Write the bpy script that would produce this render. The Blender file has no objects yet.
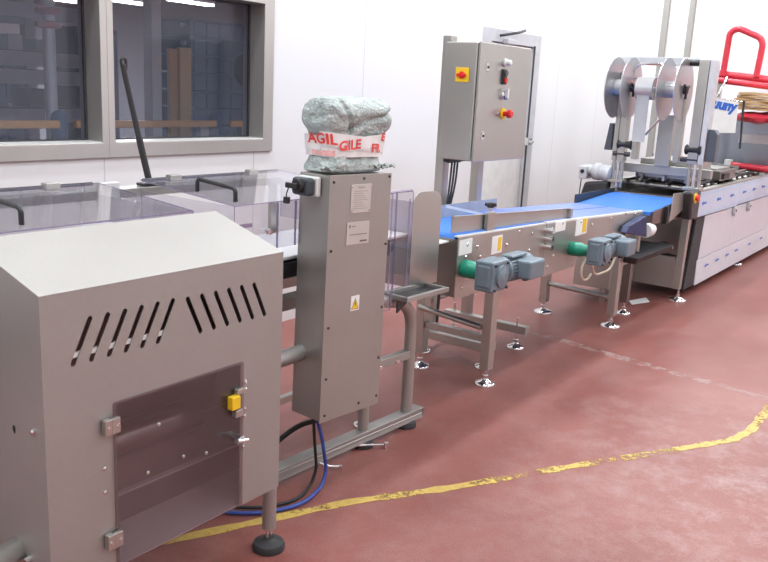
import bpy, bmesh, math, random
from mathutils import Vector, Matrix, noise
from mathutils.geometry import tessellate_polygon
random.seed(7)
PI = math.pi
scene = bpy.context.scene
COL = scene.collection

# ------------------------------------------------------------------ materials
def newmat(name):
    m = bpy.data.materials.new(name); m.use_nodes = True
    nt = m.node_tree; b = nt.nodes['Principled BSDF']
    return m, nt, b
def N(nt, t, **k):
    n = nt.nodes.new(t)
    for a, v in k.items():
        if a in n.inputs: n.inputs[a].default_value = v
        else: setattr(n, a, v)
    return n
def coords(nt, scale=(1, 1, 1)):
    tc = N(nt, 'ShaderNodeTexCoord'); mp = N(nt, 'ShaderNodeMapping')
    mp.inputs['Scale'].default_value = scale
    nt.links.new(tc.outputs['Object'], mp.inputs['Vector'])
    return mp.outputs['Vector']
def ramp(nt, fac, stops):
    r = N(nt, 'ShaderNodeValToRGB')
    el = r.color_ramp.elements
    while len(el) < len(stops): el.new(0.5)
    for e, (p, c) in zip(el, stops):
        e.position = p; e.color = (*c, 1) if len(c) == 3 else c
    nt.links.new(fac, r.inputs['Fac'])
    return r.outputs['Color']
def plain(name, col, rough=.5, metal=0., bump=0., bscale=60, vary=.06, spec=.5, coat=0.):
    m, nt, b = newmat(name)
    b.inputs['Roughness'].default_value = rough; b.inputs['Metallic'].default_value = metal
    b.inputs['Specular IOR Level'].default_value = spec; b.inputs['Coat Weight'].default_value = coat
    v = coords(nt)
    n = N(nt, 'ShaderNodeTexNoise', Scale=9.0, Detail=4.0); nt.links.new(v, n.inputs['Vector'])
    c = ramp(nt, n.outputs['Fac'], [(.3, tuple(x*(1-vary) for x in col)), (.7, tuple(min(1, x*(1+vary)) for x in col))])
    nt.links.new(c, b.inputs['Base Color'])
    if bump:
        n2 = N(nt, 'ShaderNodeTexNoise', Scale=float(bscale), Detail=3.0); nt.links.new(v, n2.inputs['Vector'])
        bp = N(nt, 'ShaderNodeBump', Strength=bump, Distance=.01); nt.links.new(n2.outputs['Fac'], bp.inputs['Height'])
        nt.links.new(bp.outputs['Normal'], b.inputs['Normal'])
    return m
def steel(name, col=(.56, .545, .52), rough=.36, brush=(3, 3, 160), metal=1., smudge=.5):
    m, nt, b = newmat(name)
    b.inputs['Metallic'].default_value = metal
    v = coords(nt, brush)
    n = N(nt, 'ShaderNodeTexNoise', Scale=3.0, Detail=5.0, Roughness=.6); nt.links.new(v, n.inputs['Vector'])
    v2 = coords(nt)
    n2 = N(nt, 'ShaderNodeTexNoise', Scale=4.0, Detail=3.0); nt.links.new(v2, n2.inputs['Vector'])
    mx = N(nt, 'ShaderNodeMix'); mx.data_type = 'FLOAT'; mx.inputs[0].default_value = smudge
    nt.links.new(n.outputs['Fac'], mx.inputs[2]); nt.links.new(n2.outputs['Fac'], mx.inputs[3])
    f = mx.outputs[0]
    c = ramp(nt, f, [(.25, tuple(x*.93 for x in col)), (.75, tuple(min(1, x*1.05) for x in col))])
    nt.links.new(c, b.inputs['Base Color'])
    mr = N(nt, 'ShaderNodeMapRange'); mr.inputs[3].default_value = rough-.07; mr.inputs[4].default_value = rough+.09
    nt.links.new(f, mr.inputs[0]); nt.links.new(mr.outputs[0], b.inputs['Roughness'])
    bp = N(nt, 'ShaderNodeBump', Strength=.03, Distance=.004); nt.links.new(n.outputs['Fac'], bp.inputs['Height'])
    nt.links.new(bp.outputs['Normal'], b.inputs['Normal'])
    return m
def clear(name, tint, gloss=.09, rough=.06, haze=0., hazecol=(.8, .8, .85)):
    m, nt, b = newmat(name); nt.nodes.remove(b)
    out = nt.nodes['Material Output']
    tr = N(nt, 'ShaderNodeBsdfTransparent', Color=(*tint, 1))
    gl = N(nt, 'ShaderNodeBsdfGlossy', Roughness=rough, Color=(1, 1, 1, 1))
    df = N(nt, 'ShaderNodeBsdfDiffuse', Color=(*hazecol, 1))
    lw = N(nt, 'ShaderNodeLayerWeight')
    fr = N(nt, 'ShaderNodeMath', operation='POWER'); fr.inputs[1].default_value = 4.5
    lw.inputs['Blend'].default_value = .5; nt.links.new(lw.outputs['Facing'], fr.inputs[0])
    ad = N(nt, 'ShaderNodeMath', operation='MULTIPLY_ADD'); ad.inputs[1].default_value = .75; ad.inputs[2].default_value = gloss*.6; ad.use_clamp = True
    nt.links.new(fr.outputs[0], ad.inputs[0])
    m1 = N(nt, 'ShaderNodeMixShader'); m1.inputs[0].default_value = haze
    nt.links.new(tr.outputs[0], m1.inputs[1]); nt.links.new(df.outputs[0], m1.inputs[2])
    m2 = N(nt, 'ShaderNodeMixShader'); nt.links.new(ad.outputs[0], m2.inputs[0])
    nt.links.new(m1.outputs[0], m2.inputs[1]); nt.links.new(gl.outputs[0], m2.inputs[2])
    nt.links.new(m2.outputs[0], out.inputs['Surface'])
    return m
def emit(name, col, s):
    m, nt, b = newmat(name)
    b.inputs['Emission Color'].default_value = (*col, 1); b.inputs['Emission Strength'].default_value = s
    return m

STEEL = steel('brushed_stainless', (.49, .482, .45), .40, metal=.88)
STEELV = steel('brushed_stainless_upright', (.50, .495, .46), .34, (160, 160, 3), metal=.88)
STEELD = steel('satin_dark_stainless', (.27, .25, .235), .3, (160, 160, 3))
BEAD = steel('bead_blasted_steel', (.392, .376, .355), .5, (30, 30, 30), metal=.62)
BEADT = steel('bead_blasted_tube', (.40, .39, .37), .42, (30, 30, 30), metal=.65)
TOWERM = steel('enclosure_steel', (.372, .355, .33), .42, (90, 90, 4), metal=.62)
CHROME = steel('polished_chrome', (.8, .8, .8), .12, (30, 30, 30))
ALU = plain('painted_aluminium', (.60, .61, .64), .4, .25)
ALUW = steel('window_frame_steel', (.55, .53, .50), .34, (120, 120, 4), metal=.75)
REVEAL = plain('pale_sill', (.78, .78, .77), .35, .2)
BLACK = plain('black_plastic', (.018, .018, .02), .42)
BLACKM = plain('matt_black_rubber', (.03, .03, .032), .6)
DGREY = plain('dark_grey_metal', (.06, .06, .065), .4, .4)
WHITEP = plain('white_plastic', (.78, .78, .76), .4)
BELTB = plain('blue_belt', (.05, .22, .72), .38, vary=.04, spec=.4)
BELTL = plain('pale_blue_belt', (.16, .25, .72), .35, vary=.04)
BELTW = plain('white_belt', (.82, .82, .80), .45, vary=.02)
MOTOR = plain('motor_blue_grey_paint', (.16, .21, .25), .38, .1, .1, 200)
GREEN = plain('green_rubber', (.01, .27, .17), .35)
NAVY = plain('navy_plastic', (.008, .017, .085), .5)
RED = plain('red_wrap', (.62, .035, .06), .35, bump=.2, bscale=40)
REDP = plain('red_button', (.7, .02, .02), .3)
YEL = plain('yellow_plastic', (.85, .55, .02), .4)
LABEL = plain('silver_label', (.58, .55, .51), .35, .35)
INK = plain('label_ink', (.15, .14, .14), .6)
STK = plain('white_sticker', (.85, .84, .82), .5)
FILMW = plain('white_film_panel', (.70, .735, .80), .28, .15, vary=.02)
FILMB = plain('blue_white_film_panel', (.60, .73, .90), .25, .15, vary=.02)
BLUEINK = plain('blue_print', (.03, .13, .52), .5)
CARD = plain('cardboard', (.50, .33, .17), .8)
CABLEB = plain('blue_cable', (.03, .07, .33), .4)
CREAMC = plain('cream_cable', (.7, .64, .5), .5)
PAPER = plain('white_paper', (.85, .85, .85), .7)
REEL = steel('reel_disc_metal', (.58, .58, .60), .3, (20, 20, 20), metal=.8)
FILMR = plain('clear_film_roll', (.62, .63, .64), .12, .35, spec=.8)
CRATE = plain('slate_blue_crates', (.07, .11, .20), .5)
RACK = plain('grey_rack_paint', (.42, .43, .47), .5)
TIMBER = plain('yellow_boards', (.75, .45, .14), .6)
ORANGE = plain('orange_rail_paint', (.85, .42, .10), .5)
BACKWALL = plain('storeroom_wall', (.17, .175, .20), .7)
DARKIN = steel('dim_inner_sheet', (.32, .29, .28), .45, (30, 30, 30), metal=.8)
LAMP = emit('lamp_diffuser', (1, 1, 1), 14)
POLY = clear('clear_polycarbonate', (.90, .895, .92), .08, .05, .05, (.70, .69, .76))
POLYE = clear('polycarbonate_edge', (.58, .53, .70), .15, .1, .35, (.48, .43, .60))
SMOKE = clear('smoked_polycarbonate', (.80, .76, .77), .10, .08, .07, (.30, .25, .27))
GLASS = clear('window_glass', (.90, .93, .98), .04, .01, .045, (.5, .58, .75))

FC = ((-4.+20.)/2, (-5.5+13.)/2)
# floor
def floor_mat():
    m, nt, b = newmat('red_resin_floor')
    v = coords(nt)
    n1 = N(nt, 'ShaderNodeTexNoise', Scale=.9, Detail=6.0, Roughness=.6); nt.links.new(v, n1.inputs['Vector'])
    n2 = N(nt, 'ShaderNodeTexNoise', Scale=5.5, Detail=9.0, Roughness=.78, Distortion=.15); nt.links.new(v, n2.inputs['Vector'])
    n3 = N(nt, 'ShaderNodeTexNoise', Scale=120., Detail=3.0); nt.links.new(v, n3.inputs['Vector'])
    c1 = ramp(nt, n1.outputs['Fac'], [(.32, (.215, .064, .052)), (.55, (.270, .090, .074)), (.75, (.31, .125, .108))])
    sc = ramp(nt, n2.outputs['Fac'], [(.56, (0, 0, 0)), (.74, (1, 1, 1))])
    mx = N(nt, 'ShaderNodeMix'); mx.data_type = 'RGBA'; mx.inputs[7].default_value = (.40, .27, .255, 1)
    # chalky pale mottling, strongest around one spot towards the aisle
    sx = N(nt, 'ShaderNodeTexCoord'); sp_ = N(nt, 'ShaderNodeVectorMath', operation='DISTANCE'); sp_.inputs[1].default_value = (3.9 - FC[0], .35 - FC[1], .1)
    nt.links.new(sx.outputs['Object'], sp_.inputs[0])
    mr = N(nt, 'ShaderNodeMapRange'); mr.inputs[1].default_value = .3; mr.inputs[2].default_value = 1.5; mr.inputs[3].default_value = 1.0; mr.inputs[4].default_value = .22
    nt.links.new(sp_.outputs['Value'], mr.inputs[0])
    sc = ramp(nt, n2.outputs['Fac'], [(.44, (0, 0, 0)), (.68, (1, 1, 1))])
    sm = N(nt, 'ShaderNodeMath', operation='MULTIPLY'); sm.use_clamp = True
    nt.links.new(mr.outputs[0], sm.inputs[1])
    nt.links.new(sc, sm.inputs[0]); nt.links.new(sm.outputs[0], mx.inputs[0]); nt.links.new(c1, mx.inputs[6])
    # speckle
    sp = ramp(nt, n3.outputs['Fac'], [(.3, (.86, .86, .86)), (.7, (1.1, 1.1, 1.1))])
    mm = N(nt, 'ShaderNodeMix'); mm.data_type = 'RGBA'; mm.blend_type = 'MULTIPLY'; mm.inputs[0].default_value = 1
    nt.links.new(mx.outputs[2], mm.inputs[6]); nt.links.new(sp, mm.inputs[7])
    nt.links.new(mm.outputs[2], b.inputs['Base Color'])
    r = N(nt, 'ShaderNodeMapRange'); r.inputs[3].default_value = .30; r.inputs[4].default_value = .62
    nt.links.new(n2.outputs['Fac'], r.inputs[0]); nt.links.new(r.outputs[0], b.inputs['Roughness'])
    bp = N(nt, 'ShaderNodeBump', Strength=.12, Distance=.01); nt.links.new(n3.outputs['Fac'], bp.inputs['Height'])
    nt.links.new(bp.outputs['Normal'], b.inputs['Normal'])
    b.inputs['Specular IOR Level'].default_value = .42
    return m
FLOOR = floor_mat()
def wall_mat():
    m, nt, b = newmat('white_hygienic_cladding')
    b.inputs['Roughness'].default_value = .38
    tc = N(nt, 'ShaderNodeTexCoord')
    sx = N(nt, 'ShaderNodeSeparateXYZ'); nt.links.new(tc.outputs['Object'], sx.inputs[0])
    a = N(nt, 'ShaderNodeMath', operation='ADD'); a.inputs[1].default_value = 20.35; nt.links.new(sx.outputs[0], a.inputs[0])
    mo = N(nt, 'ShaderNodeMath', operation='MODULO'); mo.inputs[1].default_value = 1.17; nt.links.new(a.outputs[0], mo.inputs[0])
    lt = N(nt, 'ShaderNodeMath', operation='LESS_THAN'); lt.inputs[1].default_value = .008; nt.links.new(mo.outputs[0], lt.inputs[0])
    mx = N(nt, 'ShaderNodeMix'); mx.data_type = 'RGBA'
    mx.inputs[6].default_value = (.84, .84, .85, 1); mx.inputs[7].default_value = (.62, .63, .66, 1)
    nt.links.new(lt.outputs[0], mx.inputs[0]); nt.links.new(mx.outputs[2], b.inputs['Base Color'])
    return m
WALL = wall_mat()
CEIL = plain('white_ceiling', (.8, .8, .8), .6, vary=.02)
def bubble_mat():
    m, nt, b = newmat('bubble_wrap')
    b.inputs['Roughness'].default_value = .22; b.inputs['Alpha'].default_value = .93
    b.inputs['Transmission Weight'].default_value = .0
    v = coords(nt)
    vo = N(nt, 'ShaderNodeTexVoronoi', Scale=85.); nt.links.new(v, vo.inputs['Vector'])
    n = N(nt, 'ShaderNodeTexNoise', Scale=14., Detail=5.0, Distortion=1.2); nt.links.new(v, n.inputs['Vector'])
    c = ramp(nt, n.outputs['Fac'], [(.3, (.33, .385, .37)), (.55, (.43, .49, .47)), (.75, (.60, .65, .635))])
    nt.links.new(c, b.inputs['Base Color'])
    bp = N(nt, 'ShaderNodeBump', Strength=.7, Distance=.006); bp.invert = True
    nt.links.new(vo.outputs['Distance'], bp.inputs['Height'])
    bp2 = N(nt, 'ShaderNodeBump', Strength=.5, Distance=.03)
    nt.links.new(n.outputs['Fac'], bp2.inputs['Height']); nt.links.new(bp.outputs['Normal'], bp2.inputs['Normal'])
    nt.links.new(bp2.outputs['Normal'], b.inputs['Normal'])
    return m
BUBBLE = bubble_mat()
def wornyellow():
    m, nt, b = newmat('worn_yellow_paint')
    out = nt.nodes['Material Output']
    b.inputs['Roughness'].default_value = .5
    v = coords(nt)
    n = N(nt, 'ShaderNodeTexNoise', Scale=28., Detail=6.0, Roughness=.7); nt.links.new(v, n.inputs['Vector'])
    n2 = N(nt, 'ShaderNodeTexNoise', Scale=3., Detail=2.0); nt.links.new(v, n2.inputs['Vector'])
    c = ramp(nt, n.outputs['Fac'], [(.35, (.48, .32, .09)), (.6, (.62, .43, .10))]); nt.links.new(c, b.inputs['Base Color'])
    ad = N(nt, 'ShaderNodeMath', operation='ADD'); nt.links.new(n.outputs['Fac'], ad.inputs[0]); nt.links.new(n2.outputs['Fac'], ad.inputs[1])
    al = ramp(nt, ad.outputs[0], [(.86, (0, 0, 0)), (1.08, (1, 1, 1))])
    tr = N(nt, 'ShaderNodeBsdfTransparent'); mx = N(nt, 'ShaderNodeMixShader')
    nt.links.new(al, mx.inputs[0]); nt.links.new(tr.outputs[0], mx.inputs[1]); nt.links.new(b.outputs[0], mx.inputs[2])
    nt.links.new(mx.outputs[0], out.inputs['Surface'])
    return m
WORNY = wornyellow()
def scuff_mat():
    m, nt, b = newmat('chalky_scuff')
    out = nt.nodes['Material Output']
    b.inputs['Roughness'].default_value = .6; b.inputs['Base Color'].default_value = (.62, .45, .42, 1)
    v = coords(nt)
    n = N(nt, 'ShaderNodeTexNoise', Scale=11., Detail=7.0, Roughness=.75); nt.links.new(v, n.inputs['Vector'])
    al = ramp(nt, n.outputs['Fac'], [(.46, (0, 0, 0)), (.72, (.75, .75, .75))])
    tr = N(nt, 'ShaderNodeBsdfTransparent'); mx = N(nt, 'ShaderNodeMixShader')
    nt.links.new(al, mx.inputs[0]); nt.links.new(tr.outputs[0], mx.inputs[1]); nt.links.new(b.outputs[0], mx.inputs[2])
    nt.links.new(mx.outputs[0], out.inputs['Surface'])
    return m
SCUFF = scuff_mat()

# ------------------------------------------------------------------ mesh builder
class MB:
    def __init__(s): s.v = []; s.f = []; s.mi = []; s.sm = []
    def add(s, vs, fs, mi=0, smooth=False):
        o = len(s.v); s.v += [Vector(p) for p in vs]
        for k, f in enumerate(fs):
            s.f.append([i+o for i in f]); s.mi.append(mi if isinstance(mi, int) else mi[k]); s.sm.append(smooth)
        return s
    def box(s, x0, x1, y0, y1, z0, z1, edge=None):
        vs = [(x, y, z) for x in (x0, x1) for y in (y0, y1) for z in (z0, z1)]
        fs = [(0, 1, 3, 2), (4, 6, 7, 5), (0, 4, 5, 1), (2, 3, 7, 6), (0, 2, 6, 4), (1, 5, 7, 3)]
        mi = 0
        if edge is not None:        # thin sides take material slot 1
            d = [abs(x1-x0), abs(y1-y0), abs(z1-z0)]; k = d.index(min(d))
            mi = [0 if (i//2 == k) else 1 for i in range(6)]
        return s.add(vs, fs, mi)
    def hexa(s, p):                 # 8 points: bottom 4, top 4
        return s.add(p, [(3, 2, 1, 0), (4, 5, 6, 7), (0, 1, 5, 4), (1, 2, 6, 5), (2, 3, 7, 6), (3, 0, 4, 7)])
    def cyl(s, p0, p1, r, n=20, r1=None, caps=True):
        p0, p1 = Vector(p0), Vector(p1); r1 = r if r1 is None else r1
        d = (p1-p0).normalized(); a = d.orthogonal().normalized(); b = d.cross(a)
        vs = []
        for p, rr in ((p0, r), (p1, r1)):
            vs += [p+(a*math.cos(2*PI*i/n)+b*math.sin(2*PI*i/n))*rr for i in range(n)]
        s.add(vs, [(i, (i+1) % n, n+(i+1) % n, n+i) for i in range(n)], smooth=True)
        if caps:
            s.add(vs, [tuple(range(n))[::-1], tuple(range(n, 2*n))])
        return s
    def tube(s, pts, r, n=12, closed=False):
        pts = [Vector(p) for p in pts]; m = len(pts)
        vs = []; up = None
        for i, p in enumerate(pts):
            if closed: t = pts[(i+1) % m]-pts[i-1]
            else: t = pts[min(i+1, m-1)]-pts[max(i-1, 0)]
            t.normalize()
            if up is None: a = t.orthogonal().normalized()
            else: a = (up-t*up.dot(t)).normalized()
            up = a; b = t.cross(a)
            vs += [p+(a*math.cos(2*PI*k/n)+b*math.sin(2*PI*k/n))*r for k in range(n)]
        fs = []
        for i in range(m if closed else m-1):
            j = (i+1) % m
            fs += [(i*n+k, i*n+(k+1) % n, j*n+(k+1) % n, j*n+k) for k in range(n)]
        s.add(vs, fs, smooth=True)
        if not closed: s.add(vs, [tuple(range(n))[::-1], tuple(range((m-1)*n, m*n))])
        return s
    def lathe(s, c, prof, axis=(0, 0, 1), n=28):
        c = Vector(c); d = Vector(axis).normalized(); a = d.orthogonal().normalized(); b = d.cross(a)
        vs = []
        for r, h in prof:
            vs += [c+d*h+(a*math.cos(2*PI*i/n)+b*math.sin(2*PI*i/n))*max(r, 1e-4) for i in range(n)]
        m = len(prof)
        s.add(vs, [(j*n+i, j*n+(i+1) % n, (j+1)*n+(i+1) % n, (j+1)*n+i) for j in range(m-1) for i in range(n)], smooth=True)
        s.add(vs, [tuple(range(n))[::-1], tuple(range((m-1)*n, m*n))])
        return s
    def plate(s, outline, holes, M, t, edge=None):
        """outline / holes in 2-D (u,v); M maps (u,v,w) to the place; thickness t along w"""
        loops = [[Vector((u, v, 0)) for u, v in l] for l in [outline]+list(holes)]
        tris = tessellate_polygon(loops)
        flat = [p for l in loops for p in l]; n = len(flat)
        vs = [M(p.x, p.y, 0) for p in flat]+[M(p.x, p.y, t) for p in flat]
        fs = [tuple(tr) for tr in tris]+[tuple(i+n for i in tr[::-1]) for tr in tris]
        mi = [0]*len(fs); o = 0
        for l in loops:
            k = len(l)
            for i in range(k):
                fs.append((o+i, o+(i+1) % k, n+o+(i+1) % k, n+o+i)); mi.append(1 if edge else 0)
            o += k
        return s.add(vs, fs, mi)
    def build(s, name, mat, parent=None, bevel=0., off=None):
        me = bpy.data.meshes.new(name)
        o = bpy.data.objects.new(name, me); COL.objects.link(o)
        base = Vector((0, 0, 0))
        if parent is not None:
            base = OFF.get(parent.name, Vector((0, 0, 0))); o.parent = parent
        elif off is not None:
            base = Vector(off); o.location = base
        else:
            if s.v:
                xs = [p.x for p in s.v]; ys = [p.y for p in s.v]; zs = [p.z for p in s.v]
                base = Vector(((min(xs)+max(xs))/2, (min(ys)+max(ys))/2, min(zs)))
            o.location = base
        OFF[o.name] = base
        me.from_pydata([tuple(p-base) for p in s.v], [], s.f)
        mats = mat if isinstance(mat, (list, tuple)) else [mat]
        for m in mats: me.materials.append(m)
        for p, mi, sm in zip(me.polygons, s.mi, s.sm):
            p.material_index = min(mi, len(mats)-1); p.use_smooth = sm
        bm = bmesh.new(); bm.from_mesh(me)
        bmesh.ops.remove_doubles(bm, verts=bm.verts, dist=1e-5)
        bmesh.ops.recalc_face_normals(bm, faces=bm.faces)
        for e in bm.edges:
            if len(e.link_faces) == 2 and e.calc_face_angle(0) > .7: e.smooth = False
        bm.to_mesh(me); bm.free()
        if bevel:
            b = o.modifiers.new('bevel', 'BEVEL'); b.width = bevel; b.segments = 2; b.limit_method = 'ANGLE'; b.angle_limit = .7
            b.harden_normals = False
        return o
OFF = {}
def tag(o, label, cat, group=None, kind=None):
    o['label'] = label; o['category'] = cat
    if group: o['group'] = group
    if kind: o['kind'] = kind
    return o
def thing(name, label, cat, loc, rotz=0., group=None):
    o = bpy.data.objects.new(name, None); COL.objects.link(o); o.empty_display_size = .1
    o.location = loc; o.rotation_euler.z = math.radians(rotz); OFF[o.name] = Vector(loc)
    return tag(o, label, cat, group)
def struct(name, mb, mat, parent=None, bevel=0., off=None):
    o = mb.build(name, mat, parent, bevel, off)
    if parent is None: o['kind'] = 'structure'
    return o
def plab(o, label): o['label'] = label; return o
XZ = lambda y: (lambda u, v, w: Vector((u, y+w, v)))      # outline in x,z; thickness along +y
YZ = lambda x: (lambda u, v, w: Vector((x+w, u, v)))      # outline in y,z; thickness along +x
XY = lambda z: (lambda u, v, w: Vector((u, v, z+w)))
def slot(p, q, r, n=6):
    p, q = Vector(p), Vector(q); d = (q-p).normalized(); a = math.atan2(d.y, d.x)
    pts = [(q.x+r*math.cos(a+t), q.y+r*math.sin(a+t)) for t in [-PI/2+PI*i/n for i in range(n+1)]]
    pts += [(p.x+r*math.cos(a+t), p.y+r*math.sin(a+t)) for t in [PI/2+PI*i/n for i in range(n+1)]]
    return pts
def rrect(x0, x1, y0, y1, r, n=5, corners=(1, 1, 1, 1)):
    pts = []
    for (cx, cy, a0, k) in ((x1-r, y0+r, -PI/2, 0), (x1-r, y1-r, 0, 1), (x0+r, y1-r, PI/2, 2), (x0+r, y0+r, PI, 3)):
        if corners[k]: pts += [(cx+r*math.cos(a0+PI/2*i/n), cy+r*math.sin(a0+PI/2*i/n)) for i in range(n+1)]
        else: pts.append(((x1, y0), (x1, y1), (x0, y1), (x0, y0))[k])
    return pts
def arc(pts, r, n=6):
    """round the inner corners of a polyline"""
    P = [Vector(p) for p in pts]; out = [P[0]]
    for i in range(1, len(P)-1):
        a = (P[i-1]-P[i]); b = (P[i+1]-P[i]); rr = min(r, a.length*.49, b.length*.49)
        A = P[i]+a.normalized()*rr; B = P[i]+b.normalized()*rr
        for k in range(n+1):
            t = k/n; out.append(A*(1-t)**2+P[i]*2*t*(1-t)+B*t*t)
    out.append(P[-1]); return out
def text_geo(s, size, bold=.0):
    cu = bpy.data.curves.new('t', 'FONT'); cu.body = s; cu.size = size; cu.offset = bold; cu.resolution_u = 3
    ob = bpy.data.objects.new('t', cu); COL.objects.link(ob)
    dg = bpy.context.evaluated_depsgraph_get()
    me = bpy.data.meshes.new_from_object(ob.evaluated_get(dg))
    vs = [v.co.copy() for v in me.vertices]; fs = [tuple(p.vertices) for p in me.polygons]
    bpy.data.objects.remove(ob); bpy.data.curves.remove(cu); bpy.data.meshes.remove(me)
    return vs, fs
def foot_mb(x, y, r=.055, rod=.012, top=.12, h=.018):
    m = MB().lathe((x, y, 0), [(r, 0), (r, h*.5), (r*.9, h), (r*.45, h*1.5), (rod*1.6, h*2)], n=28)
    return m
def add_foot(parent, x, y, top, r=.055, padmat=None, rod=.010, name='levelling_foot'):
    f = foot_mb(x, y, r).build(name, padmat or CHROME, parent)
    MB().cyl((x, y, .03), (x, y, top), rod, 12).cyl((x, y, .045), (x, y, .06), rod*2, 6).build('threaded_rod', CHROME, f)
    return f

# ------------------------------------------------------------------ camera
cam = bpy.data.cameras.new('camera'); co = bpy.data.objects.new('camera', cam); COL.objects.link(co)
cam.sensor_width = 36; cam.sensor_fit = 'HORIZONTAL'; cam.lens = 830/768*36; cam.clip_start = .05; cam.clip_end = 200
R = [(0.58886681, -0.15390837, 0.79344067), (-0.80674614, -0.1713916, 0.56549587), (0.04895451, -0.97310695, -0.22509181)]
right = Vector([R[i][0] for i in range(3)]); down = Vector([R[i][1] for i in range(3)]); fwd = Vector([R[i][2] for i in range(3)])
mw = Matrix.Identity(4)
for i in range(3):
    mw[i][0] = right[i]; mw[i][1] = -down[i]; mw[i][2] = -fwd[i]
mw[0][3], mw[1][3], mw[2][3] = 0, 0, 1.7
co.matrix_world = mw; scene.camera = co

# ------------------------------------------------------------------ room
X0, X1, Y0, YW, ZC = -4., 20., -5.5, 4.0, 5.2
YB = 13.
struct('floor', MB().box(X0, X1, Y0, YB, -.1, 0), FLOOR)
struct('ceiling', MB().box(X0, X1, Y0, YB, ZC, ZC+.1), CEIL)
wx0, wxm0, wxm1, wx1 = 1.30, 2.845, 2.93, 4.195
wz0, wz1 = 1.25, 2.285
dx0, dx1, dz1 = 7.06, 8.10, 2.25
struct('wall_back', MB().plate([(X0, 0), (dx0, 0), (dx0, dz1), (dx1, dz1), (dx1, 0), (X1, 0), (X1, ZC), (X0, ZC)],
       [[(wx0+.02, wz0+.02), (wx1-.02, wz0+.02), (wx1-.02, wz1-.02), (wx0+.02, wz1-.02)]], XZ(YW), .2), WALL)
struct('wall_left', MB().box(X0-.1, X0, Y0, YB, 0, ZC), WALL)
struct('wall_right', MB().box(X1, X1+.1, Y0, YB, 0, ZC), WALL)
struct('wall_front', MB().box(X0, X1, Y0-.1, Y0, 0, ZC), WALL)
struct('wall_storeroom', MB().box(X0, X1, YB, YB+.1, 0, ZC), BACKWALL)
# window: two lights in one steel frame, split by the mullion
def win(name, a, b, fa, fb):
    w = struct(name, MB().plate([(a, wz0), (b, wz0), (b, wz1), (a, wz1)], [[(a+fa, wz0+.085), (b-fb, wz0+.085), (b-fb, wz1-.085), (a+fa, wz1-.085)]], XZ(YW-.018), .20), ALUW, bevel=.003)
    MB().box(a+fa, b-fb, YW+.13, YW+.138, wz0+.085, wz1-.085).build('pane', GLASS, w)
    g = MB().plate([(a+fa, wz0+.085), (b-fb, wz0+.085), (b-fb, wz1-.085), (a+fa, wz1-.085)], [[(a+fa+.012, wz0+.097), (b-fb-.012, wz0+.097), (b-fb-.012, wz1-.097), (a+fa+.012, wz1-.097)]], XZ(YW+.115), .015)
    g.build('gasket', DGREY, w)
    MB().box(a+fa, b-fb, YW-.01, YW+.114, wz0+.085, wz0+.089).build('sill', REVEAL, w)
    return w
win('window_1', wx0, (wxm0+wxm1)/2, .09, .0425)
win('window_2', (wxm0+wxm1)/2, wx1, .0425, .09)
# door
d = struct('door_1', MB().plate([(6.995, 0), (dx0+.06, 0), (dx0+.06, dz1-.06), (dx1-.09, dz1-.06), (dx1-.09, 0), (8.165, 0), (8.165, 2.312), (6.995, 2.312)], [], XZ(YW-.03), .1), ALU, bevel=.004)
MB().box(dx0+.066, dx1-.096, YW+.005, YW+.05, .01, dz1-.066).build('door_leaf', WHITEP, d)
MB().box(dx1-.10, dx1-.085, YW-.045, YW-.031, .0, 2.2).build('seal_strip', DGREY, d)
cl = MB().box(7.34, 7.52, YW-.08, YW-.03, 2.18, 2.225).build('door_closer', ALU, d, .005)
MB().tube([(7.22, YW-.06, 2.245), (7.30, YW-.09, 2.262), (7.46, YW-.12, 2.29), (7.66, YW-.09, 2.325)], .013, 8).build('closer_arm', BLACK, cl)
MB().box(7.97, 8.06, YW-.075, YW-.03, 1.20, 1.28).cyl((7.99, YW-.07, 1.24), (7.99, YW-.12, 1.24), .015, 12).build('door_latch', CHROME, d, .004)
# ceiling lights: housing + diffuser + the lamp inside
lamp_i = 0
def ceiling_light(x, y, z=ZC, power=90, L=1.5, col=(.89, .965, 1.0)):
    t = thing('ceiling_light', 'long white fluorescent fitting on the ceiling', 'light', (x, y, z-.08), 0, 'ceiling fittings')
    MB().box(x-L/2, x+L/2, y-.16, y+.16, z-.06, z-.001).build('housing', WHITEP, t)
    MB().box(x-L/2+.03, x+L/2-.03, y-.13, y+.13, z-.075, z-.06).build('diffuser', LAMP, t)
    la = bpy.data.lights.new('lamp', 'AREA'); la.shape = 'RECTANGLE'; la.size = L; la.size_y = .3; la.energy = power; la.color = col
    lo = bpy.data.objects.new('lamp', la); COL.objects.link(lo); lo.parent = t; lo.location = (0, 0, -.01)
for y, pw in ((-3.6, 95), (-1.2, 95), (1.3, 95), (3.2, 135)):
    for x in (-1.5, 2.2, 5.9, 9.6, 13.3, 17.):
        ceiling_light(x, y, power=pw*(1.05 if x < 3 else 1.5))

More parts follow.
